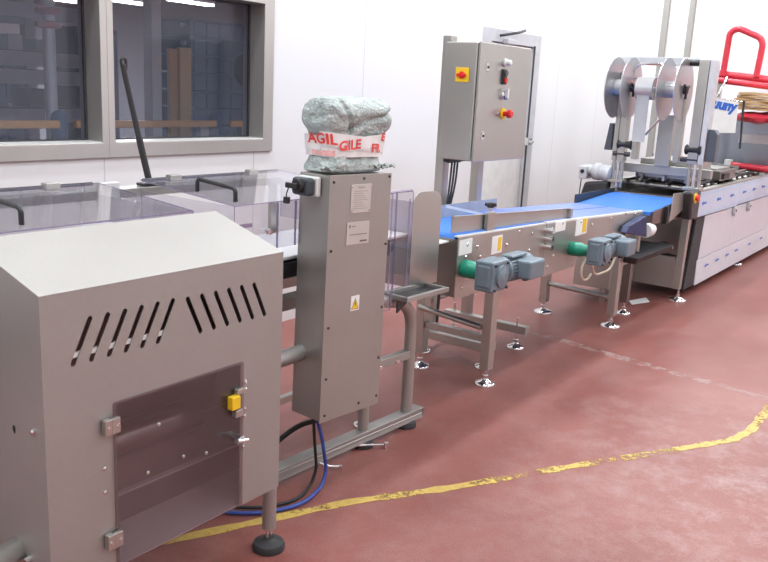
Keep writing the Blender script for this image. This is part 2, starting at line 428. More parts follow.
# storeroom seen through the window
def hang_light(x, y, z, rot, L, label):
    t = thing('strip_light', label, 'light', (x, y, z), rot, 'storeroom strip lights')
    MB().box(x-L/2, x+L/2, y-.09, y+.09, z, z+.06).build('housing', WHITEP, t)
    MB().box(x-L/2, x+L/2, y-.07, y+.07, z-.03, z-.001).build('tube_lamp', LAMP, t)
    for dx in (-L*.4, L*.4): MB().cyl((x+dx, y, z+.06), (x+dx, y, ZC), .006, 6).build('hanger', DGREY, t)
    la = bpy.data.lights.new('lamp', 'AREA'); la.shape = 'RECTANGLE'; la.size = L; la.size_y = .14; la.energy = 420
    lo = bpy.data.objects.new('lamp', la); COL.objects.link(lo); lo.parent = t; lo.location = (0, 0, -.04)
hang_light(7.25, 9.5, 2.66, 0, .75, 'strip light hanging in the storeroom seen above the black pole')
hang_light(8.3, 9.5, 2.77, 0, .75, 'strip light hanging in the storeroom above the blue crate stack')
hang_light(6.4, 9.5, 2.58, 0, .5, 'short strip light hanging in the storeroom behind the left window pane')
# crate stack
cs = thing('crate_stack', 'tall stack of slate blue plastic crates behind the right window pane', 'crates', (5.15, 5.7, 0))
for k in range(15):
    z = .02+k*.145
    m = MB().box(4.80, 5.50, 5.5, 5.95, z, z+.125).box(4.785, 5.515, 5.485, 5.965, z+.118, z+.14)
    for j in range(5): m.box(4.83+j*.14, 4.84+j*.14, 5.49, 5.5, z, z+.12)
    m.build('crate', CRATE, cs, .004)
for k in range(15):
    MB().box(4.775, 4.80, 5.55, 5.60, .09+k*.145, .12+k*.145).build('crate_grip', RACK, cs)
# boards
for i, (x0, x1, z1) in enumerate(((4.50, 4.575, 1.93), (4.60, 4.72, 1.945))):
    o = MB().box(x0, x1, 5.40, 5.44, 0, z1).build('timber_board', TIMBER, None, .003)
    tag(o, ('narrower yellow board' if i == 0 else 'wider yellow board')+' standing upright beside the blue crate stack', 'board', 'yellow boards')
# guard rail
for i, (a, b) in enumerate(((1.5, 3.31), (3.43, 4.72), (4.87, 6.3))):
    o = thing('guard_rail', ['orange guard rail behind the left window pane', 'orange guard rail in front of the yellow boards', 'short orange guard rail right of the grey post in the window'][i], 'guard rail', (a, 5.1, 0), 0, 'orange guard rails')
    MB().box(a, b, 5.09, 5.13, 1.335, 1.387).build('rail', ORANGE, o, .01)
    for px in ((a+.15, b-.1) if i == 1 else (a+.2,)):
        MB().box(px-.04, px+.04, 5.13, 5.19, 0, 1.36).build('post', RACK, o)
# dark posts at the rail gaps
for i, px in enumerate((3.37, 4.795)):
    o = MB().lathe((px, 5.2, 0), [(.055, 0), (.055, 1.40), (.045, 1.43), (.02, 1.45)], n=16).build('bollard', CRATE, None)
    tag(o, ['dark round post in the rail gap behind the left window', 'dark round post in the rail gap below the crate stack'][i], 'post', 'dark posts')
# steel rack at left
rk = thing('storage_rack', 'grey steel pallet rack with beams behind the left window pane', 'rack', (3.4, 6.6, 0))
for x in (1.9, 4.35):
    MB().box(x-.05, x+.05, 6.2, 6.28, 0, 3.4).box(x-.05, x+.05, 7.1, 7.18, 0, 3.4).build('upright', RACK, rk)
for z in (1.30, 1.60, 1.74, 2.10): 
    MB().box(1.95, 4.30, 6.19, 6.25, z, z+.11).box(1.95, 4.30, 7.11, 7.17, z, z+.11).build('beam', RACK, rk)
    MB().box(1.95, 4.30, 6.25, 7.11, z+.10, z+.115).build('shelf_deck', DGREY, rk)
for z, n in ((1.416, 7), (1.857, 9)):
    for j in range(n):
        w = .10+.12*random.random(); h = .05+.12*random.random()
        x = 2.05+j*2.1/n
        o = MB().box(x, x+w, 6.32, 6.6, z, z+h).build('stored_box', [RACK, CRATE, DGREY, ALU][j % 4], None, .004)
        tag(o, 'small grey or dark box stored on a rack shelf behind the window', 'box', 'boxes on the rack')
o = thing('process_column', 'grey vertical pipe with pink collars behind the left window pane', 'pipe', (3.42, 5.35, 0))
MB().cyl((3.42, 5.36, 0), (3.42, 5.36, 3.6), .042, 16).build('pipe', ALU, o)
for z in (1.99, 2.08): MB().lathe((3.42, 5.36, z), [(.05, 0), (.085, .01), (.085, .04), (.05, .05)], n=18).build('collar', plain('pink_collar', (.55, .22, .22), .5), o)
# dark cabinets and fan, far
for i, (x0, x1, y, z1, lab) in enumerate(((4.15, 4.6, 7.6, 2.0, 'dark tall cabinet behind the mullion in the storeroom'), (5.0, 5.5, 7.4, 2.15, 'dark tall cabinet right of the window mullion'),
        (7.4, 9.0, 8.6, 2.3, 'wide dark cabinet far behind the crate stack'))):
    o = thing('storeroom_cabinet', lab, 'cabinet', ((x0+x1)/2, y, 0), 0, 'storeroom cabinets')
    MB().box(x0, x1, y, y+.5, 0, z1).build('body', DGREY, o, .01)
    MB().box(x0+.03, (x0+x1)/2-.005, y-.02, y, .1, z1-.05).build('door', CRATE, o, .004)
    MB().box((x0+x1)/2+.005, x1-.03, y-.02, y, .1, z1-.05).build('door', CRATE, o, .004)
o = thing('light_column', 'pale vertical column left of the yellow boards in the storeroom', 'column', (4.3, 5.35, 0))
MB().box(4.26, 4.35, 5.32, 5.42, 0, ZC-.01).build('shaft', ALU, o); MB().box(4.2, 4.41, 5.27, 5.47, 0, .02).build('base_plate', RACK, o)
o = thing('wall_fan', 'round black fan half hidden behind the right window frame', 'fan', (5.30, 5.3, 0))
MB().lathe((5.30, 5.30, 1.80), [(.15, 0), (.17, .02), (.17, .07), (.12, .10)], axis=(-.5, -1, 0), n=32).build('housing', BLACK, o)
MB().box(5.28, 5.32, 5.31, 5.35, 0, 1.7).build('stand_post', RACK, o)
MB().lathe((5.30, 5.30, 1.80), [(.04, .09), (.04, .12)], axis=(-.5, -1, 0), n=16).build('hub', DGREY, o)

# ------------------------------------------------------------------ floor marks
def ribbon(pts, w, z, h=.0012):
    P = [Vector((p[0], p[1])) for p in pts]; L = []; Rr = []
    for i, p in enumerate(P):
        t = (P[min(i+1, len(P)-1)]-P[max(i-1, 0)]).normalized(); n = Vector((-t.y, t.x))
        ww = w*(1+.18*math.sin(i*1.7)+.1*math.sin(i*3.1))
        L.append(p+n*ww/2); Rr.append(p-n*ww/2)
    m = MB()
    for i in range(len(P)-1):
        a, b, c, d_ = L[i], L[i+1], Rr[i+1], Rr[i]
        m.hexa([(d_.x, d_.y, z), (c.x, c.y, z), (b.x, b.y, z), (a.x, a.y, z), (d_.x, d_.y, z+h), (c.x, c.y, z+h), (b.x, b.y, z+h), (a.x, a.y, z+h)])
    return m
def dens(pts, n=8):
    out = []
    for i in range(len(pts)-1):
        for k in range(n):
            t = k/n; out.append((pts[i][0]*(1-t)+pts[i+1][0]*t, pts[i][1]*(1-t)+pts[i+1][1]*t))
    out.append(pts[-1]); return out
yl = ribbon(dens([(1.3, 2.52), (1.984, 2.2), (2.547, 1.933), (2.939, 1.681), (3.498, 1.369), (3.947, 1.103), (4.395, .845), (4.60, .80), (5.10, .80), (6.2, .82)]), .048, .0005)
tag(yl.build('floor_line', WORNY, None), 'worn yellow painted safety line running across the red floor', 'floor marking')
sc = ribbon(dens([(5.6, 2.75), (5.483, 2.593), (5.35, 1.8), (5.2, .85), (5.1, -.4)], 6), .09, .0006, .0008)
tag(sc.build('floor_scuff', SCUFF, None), 'pale chalky scuffed joint line crossing the red floor right of the conveyor legs', 'floor mark')

# ------------------------------------------------------------------ near housing
H = thing('machine_housing', 'large grey sheet metal machine housing with slanted vent slots and clear door', 'machine guard', (1.52, 1.95, 0))
slots = []
for k in range(6):
    slots.append(slot((1.233+.054*k, 1.088), (1.180+.0538*k, .979), .0075))
    slots.append(slot((1.557+.0536*k, 1.083), (1.605+.0538*k, .977), .0075))
fx0, fx1 = 1.093, 1.957
MB().plate([(fx0, .342), (1.305, .342), (1.305, .833), (1.770, .833), (1.770, .342), (fx1, .342), (fx1, 1.168), (fx0, 1.168)],
           slots, XZ(1.80), .003).build('front_panel', BEAD, H)
side = [(1.803, .342), (2.115, .342), (2.115, 1.262), (1.803, 1.169)]
hole = [(1.942+.008*math.cos(a*PI/6), .786+.013*math.sin(a*PI/6)) for a in range(12)]
MB().plate(side, [hole], YZ(fx0), .003).build('side_panel', BEAD, H)
MB().plate(side, [], YZ(fx1-.003), .003).build('side_panel', BEAD, H)
MB().hexa([(fx0, 1.80, 1.168), (fx1, 1.80, 1.168), (fx1, 2.118, 1.262), (fx0, 2.118, 1.262), (fx0, 1.80, 1.171), (fx1, 1.80, 1.171), (fx1, 2.118, 1.265), (fx0, 2.118, 1.265)]).build('top_panel', BEAD, H, .001)
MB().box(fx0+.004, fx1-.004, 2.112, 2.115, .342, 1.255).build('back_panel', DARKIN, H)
TRAYM = plain('light_inner_tray', (.62, .58, .60), .45)
MB().hexa([(fx0+.01, 1.804, .343), (fx1-.01, 1.804, .343), (fx1-.01, 1.985, .352), (fx0+.01, 1.985, .352), (fx0+.01, 1.804, .346), (fx1-.01, 1.804, .346), (fx1-.01, 1.985, .356), (fx0+.01, 1.985, .356)]).build('inner_tray', TRAYM, H)
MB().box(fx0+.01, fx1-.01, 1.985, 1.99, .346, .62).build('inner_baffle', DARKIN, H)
MB().box(fx0+.01, fx1-.01, 1.965, 1.985, .455, .462).build('baffle_lip', TRAYM, H)
MB().box(1.12, 1.52, 1.806, 1.812, .992, 1.006).build('inner_rail', WHITEP, H)
MB().cyl((1.25, 2.0, .62), (1.75, 2.0, .62), .055, 24).build('inner_roller', STEELD, H)
dr = MB().plate(rrect(1.293, 1.778, .346, .842, .008), [], XZ(1.793), .006, True).build('access_door', [SMOKE, SMOKE], H)
for z in (.782, .443):
    hg = MB().box(1.255, 1.277, 1.778, 1.797, z-.022, z+.022).box(1.282, 1.303, 1.778, 1.792, z-.022, z+.022).cyl((1.2795, 1.782, z-.023), (1.2795, 1.782, z+.023), .006, 12).build('hinge', STEELV, H, .002)
    for dx in (1.263, 1.295): MB().cyl((dx, 1.775, z), (dx, 1.779, z), .004, 8).build('screw', CHROME, hg)
lt = MB().cyl((1.745, 1.795, .597), (1.745, 1.765, .597), .013, 16).build('latch', CHROME, dr)
MB().cyl((1.715, 1.755, .603), (1.762, 1.757, .592), .007, 10).cyl((1.715, 1.755, .603), (1.712, 1.755, .604), .010, 10).build('latch_handle', CHROME, lt)
sw = MB().box(1.706, 1.742, 1.768, 1.792, .702, .745).build('safety_switch', YEL, dr, .003)
MB().box(1.735, 1.770, 1.775, 1.792, .745, .762).build('switch_bracket', STEELV, dr, .002)
MB().box(1.726, 1.758, 1.772, 1.792, .672, .695).build('switch_bracket', STEELV, dr, .002)
for (x, z) in ((1.79, .77), (1.79, .745), (1.79, .68), (1.79, .655), (1.785, .575), (1.785, .55), (1.262, .66), (1.262, .59)):
    MB().lathe((x, 1.80, z), [(.006, 0), (.006, .003), (.003, .005)], axis=(0, -1, 0), n=10).build('bolt', CHROME, H)
for (x, z) in ((1.44, .735), (1.40, .60), (1.53, .605), (1.62, .585)):
    MB().lathe((x, 1.793, z), [(.006, 0), (.006, .003), (.003, .005)], axis=(0, -1, 0), n=10).build('bolt', STEELV, dr)
MB().lathe((fx0, 1.85, .807), [(.008, 0), (.008, .006), (.005, .009)], axis=(-1, 0, 0), n=12).build('side_bolt', CHROME, H)
pz = MB().cyl((fx0+.0, 1.955, .430), (fx0-.09, 1.925, .436), .036, 32).build('tube_stub', BEADT, H)
MB().cyl((fx0-.001, 1.90, .425), (fx0-.02, 1.895, .425), .012, 12).build('side_bolt', CHROME, H)
for (x, y) in ((2.066, 1.943), (1.13, 1.945)):
    lg = MB().cyl((x, y, .085), (x, y, .45), .026, 24).build('leg', BEADT, H)
    MB().lathe((x, y, 0), [(.060, 0), (.062, .012), (.055, .028), (.03, .036), (.02, .045)], n=32).build('rubber_foot', BLACKM, lg)
    for k in (-1, 1): MB().cyl((x+k*.008, y, .04), (x+k*.008, y, .09), .006, 10).build('threaded_rod', CHROME, lg)
MB().box(1.957, 2.045, 1.935, 1.955, .34, .47).build('leg_bracket', BEAD, H)

# ------------------------------------------------------------------ tube stand (under the control tower)
S = thing('tubular_stand', 'grey tubular steel stand with round legs on a low floor rail', 'machine stand', (2.5, 2.24, 0), -3)
MB().box(1.75, 3.48, 2.235, 2.30, .055, .085).box(1.75, 3.48, 2.235, 2.241, .03, .055).build('floor_rail', BEAD, S, .003)
MB().tube(arc([(3.375, 2.27, .085), (3.375, 2.27, .665), (3.08, 2.27, .72)], .15, 8), .030, 20).build('bent_leg', BEADT, S)
MB().cyl((3.03, 2.27, .085), (3.03, 2.27, .34), .027, 20).build('leg', BEADT, S)
MB().cyl((2.2, 2.27, .085), (2.2, 2.27, .40), .027, 20).build('leg', BEADT, S)
MB().tube(arc([(1.95, 2.20, .605), (2.44, 2.20, .605), (2.54, 2.20, .61), (2.60, 2.28, .61)], .1, 6), .034, 20).build('cross_tube', BEADT, S)
MB().box(2.86, 3.36, 2.25, 2.29, .375, .42).build('cross_bar', BEAD, S, .004)
for x in (3.12, 3.25): MB().cyl((x, 2.243, .385), (x, 2.25, .385), .012, 8).build('bolt', CHROME, S)
for x in (3.375, 3.03):
    f = MB().lathe((x, 2.27, 0), [(.055, 0), (.057, .015), (.05, .03), (.02, .035), (.018, .055)], n=28).build('rubber_foot', BLACKM, S)
br = MB().tube([(2.93, 2.26, .035), (3.03, 2.22, .02), (3.09, 2.17, .02)], .007, 8).cyl((3.09, 2.17, .0), (3.09, 2.17, .03), .012, 10).build('anchor_bracket', CHROME, S)
MB().tube([(2.66, 2.27, .05), (2.72, 2.20, .02), (2.76, 2.17, .015)], .006, 8).cyl((2.76, 2.17, 0), (2.76, 2.17, .02), .01, 8).build('anchor_bracket', CHROME, S)
# arm with the open tray bracket at the top of the bent leg
m = MB()
m.box(3.165, 3.185, 2.15, 2.30, .722, .745).box(3.49, 3.51, 2.15, 2.30, .722, .745).box(3.165, 3.51, 2.145, 2.165, .722, .745).box(3.165, 3.51, 2.285, 2.305, .722, .745)
m.build('tray_bracket', BEAD, S, .002)
MB().box(3.185, 3.49, 2.165, 2.285, .722, .728).build('tray_mesh', DGREY, S)
MB().hexa([(3.165, 2.20, .66), (3.24, 2.20, .70), (3.24, 2.21, .70), (3.165, 2.21, .66), (3.165, 2.20, .722), (3.24, 2.20, .722), (3.24, 2.21, .722), (3.165, 2.21, .722)]).build('gusset', DGREY, S)

# ------------------------------------------------------------------ control tower
T = thing('control_tower', 'tall grey steel control cabinet on tubular stand beneath a bubble wrapped terminal', 'cabinet', (2.50, 2.07, .33), -5)
T.rotation_euler.y = math.radians(.8); T.location.x = 2.487
tx0, tx1, ty0, ty1, tz0, tz1 = 2.503, 2.872, 2.07, 2.245, .335, 1.362
MB().box(tx0+.006, tx1-.004, ty0+.004, ty1, tz0, tz1-.002).build('body', TOWERM, T, .004)
MB().box(tx0, tx1, ty0-.002, ty0+.003, tz0-.004, tz1).build('front_cover', TOWERM, T, .001)
for (x, z) in ((2.525, 1.335), (2.70, 1.345), (2.858, 1.348), (2.525, 1.06), (2.858, 1.06), (2.53, .74), (2.857, .78), (2.53, .52), (2.855, .55), (2.53, .36), (2.74, .365), (2.855, .372)):
    MB().lathe((x, ty0-.002, z), [(.006, 0), (.006, .003), (.003, .006)], axis=(0, -1, 0), n=10).build('screw', DGREY, T)
l1 = MB().box(2.625, 2.745, ty0-.0045, ty0-.002, 1.205, 1.322).build('rating_plate', LABEL, T, .001)
m = MB()
for k in range(9): m.box(2.638+.004*(k % 3), 2.725-.01*(k % 4), ty0-.0052, ty0-.0045, 1.222+k*.0088, 1.2245+k*.0088)
m.box(2.667, 2.705, ty0-.0052, ty0-.0045, 1.306, 1.312)
m.build('printed_lines', plain('faint_ink', (.36, .34, .31), .6), l1)
m = MB()
for (x, z) in ((2.632, 1.213), (2.738, 1.213), (2.632, 1.315), (2.738, 1.315)): m.cyl((x, ty0-.0045, z), (x, ty0-.0065, z), .005, 8)
m.build('rivets', CHROME, l1)
l2 = MB().box(2.610, 2.745, ty0-.0045, ty0-.002, 1.075, 1.168).build('name_plate', LABEL, T, .001)
MB().box(2.628, 2.73, ty0-.0052, ty0-.0045, 1.115, 1.118).box(2.623, 2.630, ty0-.0052, ty0-.0045, 1.145, 1.157).box(2.638, 2.66, ty0-.0052, ty0-.0045, 1.149, 1.152).box(2.69, 2.733, ty0-.0052, ty0-.0045, 1.084, 1.091).build('printed_lines', INK, l2)
w = MB().box(2.657, 2.708, ty0-.004, ty0-.002, .792, .855).build('warning_sticker', STK, T)
tri = lambda s, z0: [(2.682-s*.85, z0), (2.682+s*.85, z0), (2.682, z0+s*1.75)]
MB().plate(tri(.027, .798), [], XZ(ty0-.005), .001).build('sign_border', INK, w)
MB().plate(tri(.0225, .8005), [], XZ(ty0-.0056), .0006).build('sign_field', YEL, w)
MB().plate([(2.683, .832), (2.678, .818), (2.6815, .819), (2.6795, .806), (2.686, .822), (2.6825, .821), (2.6845, .832)], [], XZ(ty0-.0063), .0006).build('lightning_mark', BLACK, w)
# isolator on the left side
iso = MB().box(2.480, 2.503, 2.115, 2.222, 1.272, 1.350).build('isolator_base', WHITEP, T, .006)
b2 = MB().box(2.435, 2.480, 2.122, 2.216, 1.276, 1.346).build('isolator_cover', plain('charcoal_plastic', (.045, .055, .065), .45), iso, .012)
b3 = MB().cyl((2.435, 2.165, 1.315), (2.412, 2.165, 1.315), .028, 20).box(2.400, 2.414, 2.150, 2.215, 1.303, 1.325).build('rotary_handle', BLACK, iso, .004)
b4 = MB().tube(arc([(2.41, 2.20, 1.31), (2.402, 2.205, 1.28), (2.402, 2.205, 1.268)], .01), .003, 6).box(2.394, 2.410, 2.19, 2.215, 1.242, 1.268).build('key_tag', BLACK, iso, .003)

# ------------------------------------------------------------------ bubble wrapped terminal
BW = thing('wrapped_terminal', 'bubble wrapped terminal bound with red and white FRAGILE tape on control tower', 'wrapped terminal', (2.72, 2.15, 1.362), -5)
cxw, cyw = 2.70, 2.155
prof = [(1.363, .165, .075, 0), (1.372, .178, .086, -.004), (1.395, .180, .090, -.004), (1.42, .168, .084, -.004), (1.44, .158, .078, 0), (1.455, .158, .078, .0), (1.48, .162, .080, .0), (1.505, .166, .082, .004),
        (1.52, .176, .090, .008), (1.54, .186, .098, .012), (1.57, .190, .103, .014), (1.60, .191, .104, .014), (1.63, .187, .098, .012), (1.65, .172, .085, .010), (1.661, .14, .06, .006), (1.664, .07, .03, .004)]
def sup(a, b, th, e=.42):
    c, s_ = math.cos(th), math.sin(th)
    return a*math.copysign(abs(c)**e, c), b*math.copysign(abs(s_)**e, s_)
def interp(z):
    for i in range(len(prof)-1):
        if prof[i][0] <= z <= prof[i+1][0]:
            t = (z-prof[i][0])/(prof[i+1][0]-prof[i][0]); return [prof[i][k]*(1-t)+prof[i+1][k]*t for k in (1, 2, 3)]
    return prof[-1][1:]
nz, na = 64, 128; vs = []; fs = []
for i in range(nz):
    z = 1.363+(1.664-1.363)*(i/(nz-1)); a, b, ox = interp(z)
    for j in range(na):
        th = 2*PI*j/na; x, y = sup(a, b, th)
        p = Vector((x+ox, y, z))
        inband = max(0., 1-abs(z-1.48)/.055)
        amp = .017*(1-inband*.8)
        q = noise.turbulence_vector(Vector((p.x*9+3, p.y*9, p.z*13)), 2, False)
        # a big fold running down from the upper right corner
        fold = -.020*math.exp(-((z-(1.575+.25*(x-.06)))/.012)**2)*(1 if y < 0 else 0)*(1 if x > -.09 else .2)
        fold2 = -.016*math.exp(-((x+.105+(z-1.6)*.5)/.012)**2)*(1 if z > 1.52 else 0)
        nrm = Vector((x/a, y/b, 0)).normalized()
        s_ = min(1, i/4, (nz-1-i)/3)
        vs.append(Vector((cxw, cyw, 0))+p+nrm*((q.x-.25)*amp+fold+fold2)*s_+Vector((0, 0, q.z*amp*.5*s_)))
for i in range(nz-1):
    fs += [(i*na+j, i*na+(j+1) % na, (i+1)*na+(j+1) % na, (i+1)*na+j) for j in range(na)]
m = MB().add(vs, fs, smooth=True); m.add([vs[(nz-1)*na+j] for j in range(na)], [tuple(range(na))], smooth=True); m.add([vs[j] for j in range(na)], [tuple(range(na))[::-1]])
m.build('bubble_wrap', BUBBLE, BW)
for (px, pz, ang) in ((.12, 1.376, .3), (.16, 1.372, -.2), (-.15, 1.374, .1)):
    m = MB(); vv = []; n_ = 10
    for i in range(n_+1):
        for j in range(5):
            u = (i/n_-.5)*.13; v = (j/4-.5)*.06
            vv.append(Vector((cxw+px+u*math.cos(ang), cyw-.078-.012*math.sin(i*1.3+j), pz+.004+abs(v)*.4+.006*math.sin(i*2.1+j))))
    m.add(vv, [(i*5+j, i*5+j+1, (i+1)*5+j+1, (i+1)*5+j) for i in range(n_) for j in range(4)], smooth=True)
    m.build('loose_wrap', BUBBLE, BW)
# tape rings
TAPE = plain('white_tape', (.80, .77, .76), .22); TAPER = plain('red_tape_print', (.75, .06, .05), .4); TAPEP = plain('pale_red_tape_print', (.85, .42, .40), .4)
def ring_pt(s, z, out=0.):
    """s in metres along the perimeter, 0 at the middle of the front (-y), positive to the right"""
    a, b = .166+out+max(0, (z-1.49))*.25, .082+out
    return PER(s, a, b, z)
_tab = []
aa, bb = .168, .085
_n = 720; _p = []
for i in range(_n+1):
    th = -PI/2+2*PI*i/_n-PI; x, y = sup(aa, bb, th); _p.append((x, y))
# perimeter table starting at middle of the back, going left side, front, right side
_s = [0.]
for i in range(_n): _s.append(_s[-1]+math.hypot(_p[i+1][0]-_p[i][0], _p[i+1][1]-_p[i][1]))
_tot = _s[-1]
def PER(s, a, b, z):
    t = (s+_tot/2) % _tot
    lo = 0; hi = _n
    while hi-lo > 1:
        mid = (lo+hi)//2
        if _s[mid] <= t: lo = mid
        else: hi = mid
    k = (t-_s[lo])/max(1e-9, _s[hi]-_s[lo])
    x = _p[lo][0]*(1-k)+_p[hi][0]*k; y = _p[lo][1]*(1-k)+_p[hi][1]*k
    rip = .0016*math.sin(s*95)+.0012*math.sin(s*41+z*60)
    l = math.hypot(x, y)
    return Vector((cxw+x*a/aa*(1+rip/l), cyw+y*b/bb*(1+rip/l), z))
def tape(s0, s1, zf, h, out):
    n_ = 150; vv = []
    for i in range(n_+1):
        s = s0+(s1-s0)*i/n_
        for k in range(5):
            z = zf(s)-h/2+h*k/4
            vv.append(ring_pt(s, z, out))
    return MB().add(vv, [(i*5+j, (i+1)*5+j, (i+1)*5+j+1, i*5+j+1) for i in range(n_) for j in range(4)], smooth=True)
def tape_text(txt, s0, zf, size, out, mat, parent, tilt=0., name='tape_lettering'):
    vv, ff = text_geo(txt, size, .0016)
    # subdivide long faces by bmesh so that letters follow the bend
    bm = bmesh.new(); bvs = [bm.verts.new(v) for v in vv]
    for f in ff:
        try: bm.faces.new([bvs[i] for i in f])
        except Exception: pass
    for r_ in range(2): bmesh.ops.subdivide_edges(bm, edges=[e for e in bm.edges if e.calc_length() > .008], cuts=1)
    bmesh.ops.triangulate(bm, faces=bm.faces)
    bm.verts.index_update(); m = MB()
    V2 = [ring_pt(s0+v.co.x*1.17, zf(s0+v.co.x)-size*.36+v.co.y*1.05, out) for v in bm.verts]
    m.add(V2, [tuple(v.index for v in f.verts) for f in bm.faces]); bm.free()
    return m.build(name, mat, parent)
zA = lambda s: 1.492-.12*(s+.10) if s > -.17 else 1.500
zB = lambda s: 1.482+.085*s
zC = lambda s: 1.448-.02*s
tC = tape(-_tot/2+.001, _tot/2-.001, zC, .044, .004).build('tape_band', TAPE, BW)
tA = tape(-_tot/2+.001, _tot/2-.001, lambda s: 1.492-.10*(s+.10) if abs(s) < .2 else 1.482, .056, .0065).build('tape_band', TAPE, BW)
tB = tape(-.075, _tot/2-.02, zB, .050, .009).build('tape_band', TAPE, BW)
zA2 = lambda s: (1.492-.10*(s+.10)) if abs(s) < .2 else 1.500
tape_text('AGIL', -.262, zA2, .054, .0085, TAPER, tA)
tape_text('GILE', -.118, zB, .050, .0108, TAPER, tB)
tape_text('E', .118, lambda s: 1.505, .040, .0108, TAPER, tB)
tape_text('FRAGILE', -.24, lambda s: 1.444, .024, .0060, TAPEP, tC)
tape_text('FR', .060, lambda s: 1.462, .044, .0108, TAPER, tB)

# ------------------------------------------------------------------ covered checkweigher conveyor
K = thing('checkweigher_conveyor', 'white belt weighing conveyor under hinged clear covers behind the near housing', 'conveyor', (1.8, 2.5, 0))
MB().box(-.6, 3.42, 2.30, 2.74, .985, 1.0).build('belt', BELTW, K, .004)
MB().box(3.425, 3.431, 2.26, 2.76, .92, 1.16, edge=1).build('outfeed_flap', [clear('frosted_sheet', (.8, .78, .84), .08, .3, .72, (.55, .53, .57)), POLYE], K)
MB().box(-.6, 3.30, 2.32, 2.72, .90, .98).build('belt_bed', DGREY, K)
MB().box(-.6, 3.28, 2.285, 2.30, .93, .975).build('side_rail', BLACK, K)
MB().box(-.6, 3.30, 2.36, 2.42, .74, .80).build('frame_beam', STEEL, K, .003)
MB().box(-.6, 3.30, 2.64, 2.70, .74, .80).build('frame_beam', STEEL, K, .003)
for x in (.6, 1.7, 2.46, 3.22):
    for y in (2.39, 2.67):
        MB().box(x-.025, x+.025, y-.025, y+.025, .08, .90).build('leg', STEELV, K, .003)
        add_foot(K, x, y, .10, .045)
MB().box(.6, 3.22, 2.38, 2.41, .30, .33).build('brace', STEEL, K)
MB().box(2.44, 2.50, 2.33, 2.36, .55, .90).build('drive_box', DGREY, K, .01)
MB().box(.0, 1.95, 2.33, 2.40, 1.0, 1.05).build('guide_rail', STEEL, K)
MB().box(1.2, 1.9, 2.55, 2.72, 1.001, 1.12).build('weigh_cell_box', STEELD, K, .01)
MB().box(1.72, 1.85, 2.52, 2.56, 1.16, 1.18).build('sensor_bar', WHITEP, K, .004)
# covers
def cover(x0, x1, hx, hlab):
    # flat top leaning a little to the front, front wall, right end wall; one polycarbonate part
    y0, y1, zf, zb = 2.25, 2.80, 1.243, 1.285
    m = MB()
    t = .005
    m.add([(x0, y0, zf), (x1, y0, zf), (x1, y1, zb), (x0, y1, zb), (x0, y0, zf+t), (x1, y0, zf+t), (x1, y1, zb+t), (x0, y1, zb+t)],
          [(3, 2, 1, 0), (4, 5, 6, 7), (0, 1, 5, 4), (1, 2, 6, 5), (2, 3, 7, 6), (3, 0, 4, 7)], [0, 0, 1, 1, 1, 1])
    m.box(x0, x1, y0, y0+t, 1.06, zf, edge=1)
    m.box(x1-t, x1, y0+t, y1, 1.06, zf, edge=1)
    m.box(x0, x0+t, y0+t, y1, 1.06, zf, edge=1)
    c = m.build('clear_cover', [POLY, POLYE], K)
    ya, yb = 2.315, 2.53
    za, zbq = zf+t+(ya-y0)*.076, zf+t+(yb-y0)*.076
    h = MB().tube(arc([(hx, ya, za-.003), (hx, ya, za+.048), (hx, yb, zbq+.048), (hx, yb, zbq-.003)], .02), .0085, 12).build('cover_handle', BLACK, c)
    r = MB().cyl((x0+.02, y1+.012, zb), (x1-.02, y1+.012, zb), .007, 10).build('hinge_rod', BLACK, c)
    for x in (x0+.18, x1-.2): MB().box(x-.03, x+.03, y1-.01, y1+.025, zb-.012, zb+.016).build('hinge', STEEL, c, .003)
    return c
c1 = cover(.20, 1.975, 1.362, '')
c2 = cover(2.175, 3.02, 2.24, '')
MB().cyl((2.345, 2.249, 1.135), (2.345, 2.225, 1.135), .012, 12).box(2.32, 2.372, 2.218, 2.226, 1.130, 1.142).build('cover_catch', CHROME, c2)
for (x0, x1) in ((2.505, 2.512), (2.40, 2.406)): MB().box(x0, x1, 2.243, 2.249, 1.06, 1.243).build('stiffener_strip', POLYE, c2)
MB().box(2.18, 2.26, 2.243, 2.249, 1.16, 1.175).build('stiffener_strip', POLYE, c2)
MB().box(1.0, 1.97, 2.235, 2.25, 1.205, 1.212).build('cover_rim', POLYE, c1)
# uprights between the covers
MB().box(1.985, 2.075, 2.802, 2.83, .80, 1.285).build('cover_support', REVEAL, K, .002)
MB().box(-.3, 3.05, 2.832, 2.91, 1.215, 1.252).build('hinge_beam', STEEL, K, .003)
for x in (.3, 2.98): MB().box(x-.02, x+.02, 2.81, 2.832, .74, 1.25).build('hinge_post', STEELV, K, .002)
# right hand guard beside the tower
m = MB().plate(rrect(3.045, 3.285, .775, 1.245, .03, corners=(0, 1, 0, 0)), [], XZ(2.19), .006, True)
m.box(3.10, 3.106, 2.184, 2.19, .775, 1.24, edge=1).box(3.135, 3.141, 2.184, 2.19, .775, 1.24, edge=1).box(3.245, 3.251, 2.184, 2.19, .775, 1.2, edge=1)
m.box(3.045, 3.28, 2.196, 2.235, 1.232, 1.238, edge=1)
g = m.build('clear_guard', [POLY, POLYE], K)
MB().box(3.06, 3.115, 2.178, 2.184, .68, .775, edge=1).box(3.125, 3.13, 2.178, 2.184, .70, .775, edge=1).build('guard_edge', [POLY, POLYE], g)
# stainless end plate, turned a little
ep = thing('end_guard_plate', 'upright stainless guard plate with rounded top between clear guard and blue conveyor', 'guard plate', (3.375, 2.25, .742), -16)
MB().plate(rrect(3.375, 3.56, .745, 1.218, .06, corners=(0, 1, 1, 0)), [], XZ(2.25), .003).build('plate', STEELV, ep, .0008)
MB().box(3.40, 3.54, 2.254, 2.28, .742, .77).build('fixing_lip', STEEL, ep)
